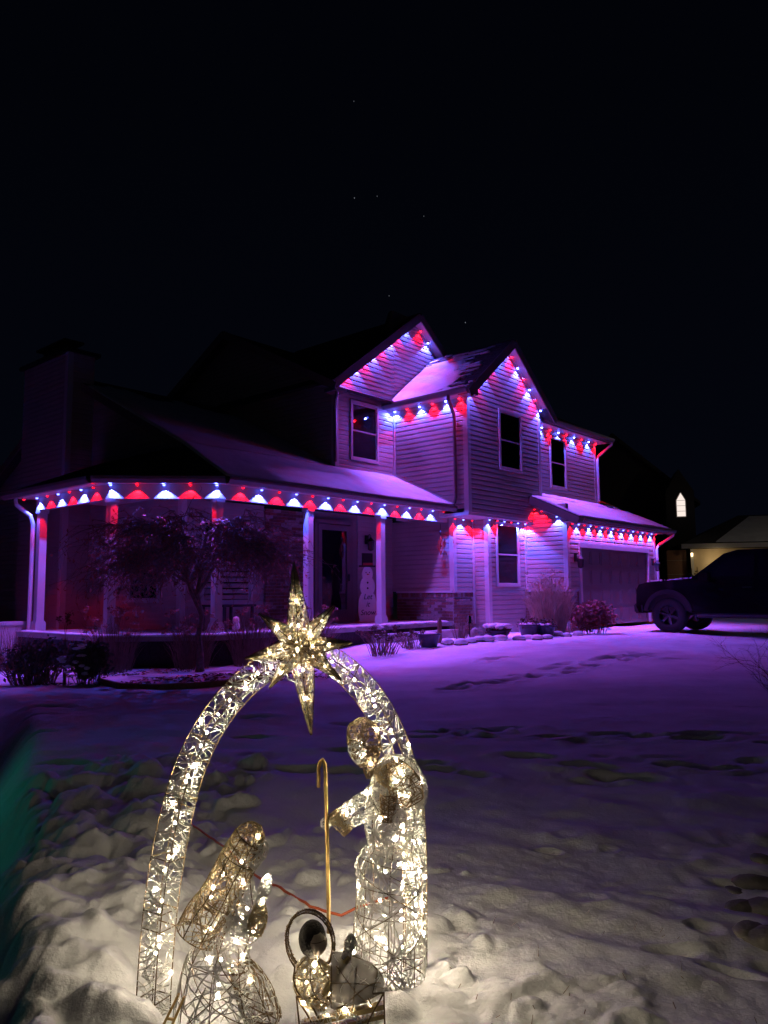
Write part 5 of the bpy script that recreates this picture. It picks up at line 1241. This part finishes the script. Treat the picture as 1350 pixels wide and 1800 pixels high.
for i in range(170):
    j = random.randint(0,38); a_ = random.random()*6.28; b_ = a_+random.uniform(1.5,4); t.tube([hp[j]+Vector((.006*math.cos(a_),.006*math.sin(a_+1),.006*math.sin(a_))),hp[j+1]+Vector((.006*math.cos(b_),.006*math.sin(b_+1),.006*math.sin(b_))),hp[min(j+2,40)]+Vector((.006*math.cos(a_+1),.004,.006*math.sin(a_+2)))],.0008,3,False)
o = sub(t,bb,'halo_thread',M_BTHREAD); o['kind'] = 'stuff'
hc_ = hq(552,1652,-.02); M_ORG = thread('sheer_grey_fabric',(.24,.22,.195),.45,.22); _nt = M_ORG.node_tree; _tr = _nt.nodes.new('ShaderNodeBsdfTransparent'); _mx = _nt.nodes.new('ShaderNodeMixShader'); _mx.inputs[0].default_value = .28; _o = _nt.nodes['Material Output']; _src = _o.inputs[0].links[0].from_socket
_nt.links.new(_src,_mx.inputs[1]); _nt.links.new(_tr.outputs[0],_mx.inputs[2]); _nt.links.new(_mx.outputs[0],_o.inputs[0])
M_SKIN = thread('cream_fabric',(.62,.55,.42),.4)
m_ = MB().blob(hq(549,1650,-.015),.036,.034,.046,16,12); sub(m_,bb,'hair',mat('dark_fur',(.035,.028,.022),.9,noise=.4,nscale=60,bump=.6,bscale=200))
fc = Loft([(556,1640,7,1),(558,1650,15,1),(559,1664,14,1),(557,1678,6,1)], (0,2.075,0)); t = MB(); n0 = 14
for i in range(13):
    for j in range(n0): t.v.append(tuple(fc.at(i/12,6.2832*j/n0)))
for i in range(12):
    for j in range(n0): t.f.append((i*n0+j,i*n0+(j+1)%n0,(i+1)*n0+(j+1)%n0,(i+1)*n0+j))
sub(t,bb,'face',M_SKIN)
body = Loft([(550,1682,10,1),(548,1698,27,.9),(550,1716,36,.8),(562,1742,34,.8),(580,1758,20,.8)], (0,2.09,0)); t = MB(); strands(t,body,240,r=.0011,steps=7,step=.013,jit=.002,curl=.8); o = sub(t,bb,'gold_thread',M_GTHREAD); o['kind'] = 'stuff'
t = MB(); strands(t,body,110,r=.0010,steps=7,step=.013,jit=.003,curl=.8)
hd = Loft([(603,1690,7,1),(612,1672,7,1),(616,1656,10,1),(617,1643,4,1)], (0,2.08,0)); strands(t,hd,60,**K2); o = sub(t,bb,'white_thread',M_WTHREAD); o['kind'] = 'stuff'
w_ = MB(); wires(w_,body,(.3,.6,.9),(3.6,4.7,5.6),.0014,12); wires(w_,hd,(.5,),(3.14,4.71,0),.0012,10); wires(w_,fc,(.3,),(3.14,0),.0011,10); sub(w_,bb,'frame',M_WIRE)
bl = Loft([(583,1722,44,.9),(600,1722,44,.9),(628,1724,37,.9),(655,1729,26,.9),(674,1736,8,.9)], (0,2.09,0)); t = MB(); n0 = 22
for i in range(25):
    for j in range(n0): t.v.append(tuple(bl.at(i/24,6.2832*j/n0,.0025*math.sin(j*1.9+i*.55)+.0015*math.sin(j*.7-i*1.1))))
for i in range(24):
    for j in range(n0): t.f.append((i*n0+j,i*n0+(j+1)%n0,(i+1)*n0+(j+1)%n0,(i+1)*n0+j))
w_ = MB(); wires(w_,bl,(.02,.45,.8),(3.9,5.0,0),.0015,18,[(.05,3.6,.9,5.4),(.1,5.6,.8,3.8)]); sub(w_,bb,'blanket_frame',M_WIRE); t2 = MB(); strands(t2,bl,14,r=.0007,steps=9,step=.014,jit=.001,curl=.4); sub(t2,bb,'blanket_thread',M_WTHREAD)['kind'] = 'stuff'
bo = sub(t,bb,'blanket',M_ORG); bo.data.shade_smooth()
hem = [(548,1758),(566,1750),(584,1728),(600,1702),(614,1682)]
t = MB(); pts_ = [hq(x,y,-.062+.012*abs(k-2)) for k,(x,y) in enumerate(hem)]; t.tube(pts_,[.006,.009,.010,.009,.006],8); sub(t,bb,'blanket_hem',M_GILT)
bulbs(bb,shift(surf_pts(body,5)+[(bl.at(.28,3.75,.003),False)], bb))
# gold stakes lying at the kneeling figure
o = MB().bar(hit(285,1806,(0,2.1,0),(0,1,0)),hit(314,1748,(0,2.1,0),(0,1,0)),.014,.006).bar(hit(300,1808,(0,2.1,0),(0,1,0)),hit(324,1752,(0,2.1,0),(0,1,0)),.010,.006).bar(hit(293,1790,(0,2.1,0),(0,1,0)),hit(307,1792,(0,2.1,0),(0,1,0)),.006,.005).build('ground_stake', M_GOLD, None); tag(o,'flat gold metal stake leaning in the snow in front of the kneeling figure','stake')
# extension cord on the snow
def on_ground(x, y, z=.03):
    d = F_ + (x-675)/1350*CR + (900-y)/1350*CU; q_ = Vector((0,0,CAM_H))+d*((z-CAM_H)/d.z)
    return Vector((q_.x,q_.y,gz(q_.x,q_.y)+.012))
pl0 = [on_ground(x,y) for x,y in ((335,1455),(352,1466),(375,1481),(400,1497),(430,1520),(460,1538),(487,1551),(515,1566),(545,1581),(575,1588),(600,1591),(628,1588),(660,1580),(690,1575))]
zs = [max(p.z for p in pl0[max(0,i-1):i+2]) for i in range(len(pl0))]; pl = []
for i in range(len(pl0)-1):
    for k in range(4):
        t_ = k/4; p_ = pl0[i].lerp(pl0[i+1],t_); p_.z = max(zs[i]*(1-t_)+zs[i+1]*t_-.012, gz(p_.x,p_.y)+.004); pl.append(p_)
o = MB().tube(pl,.0050,7).build('extension_cord', M_CABLE, None, smooth=True); tag(o,'orange extension cord running across the snow behind the figures','cord')
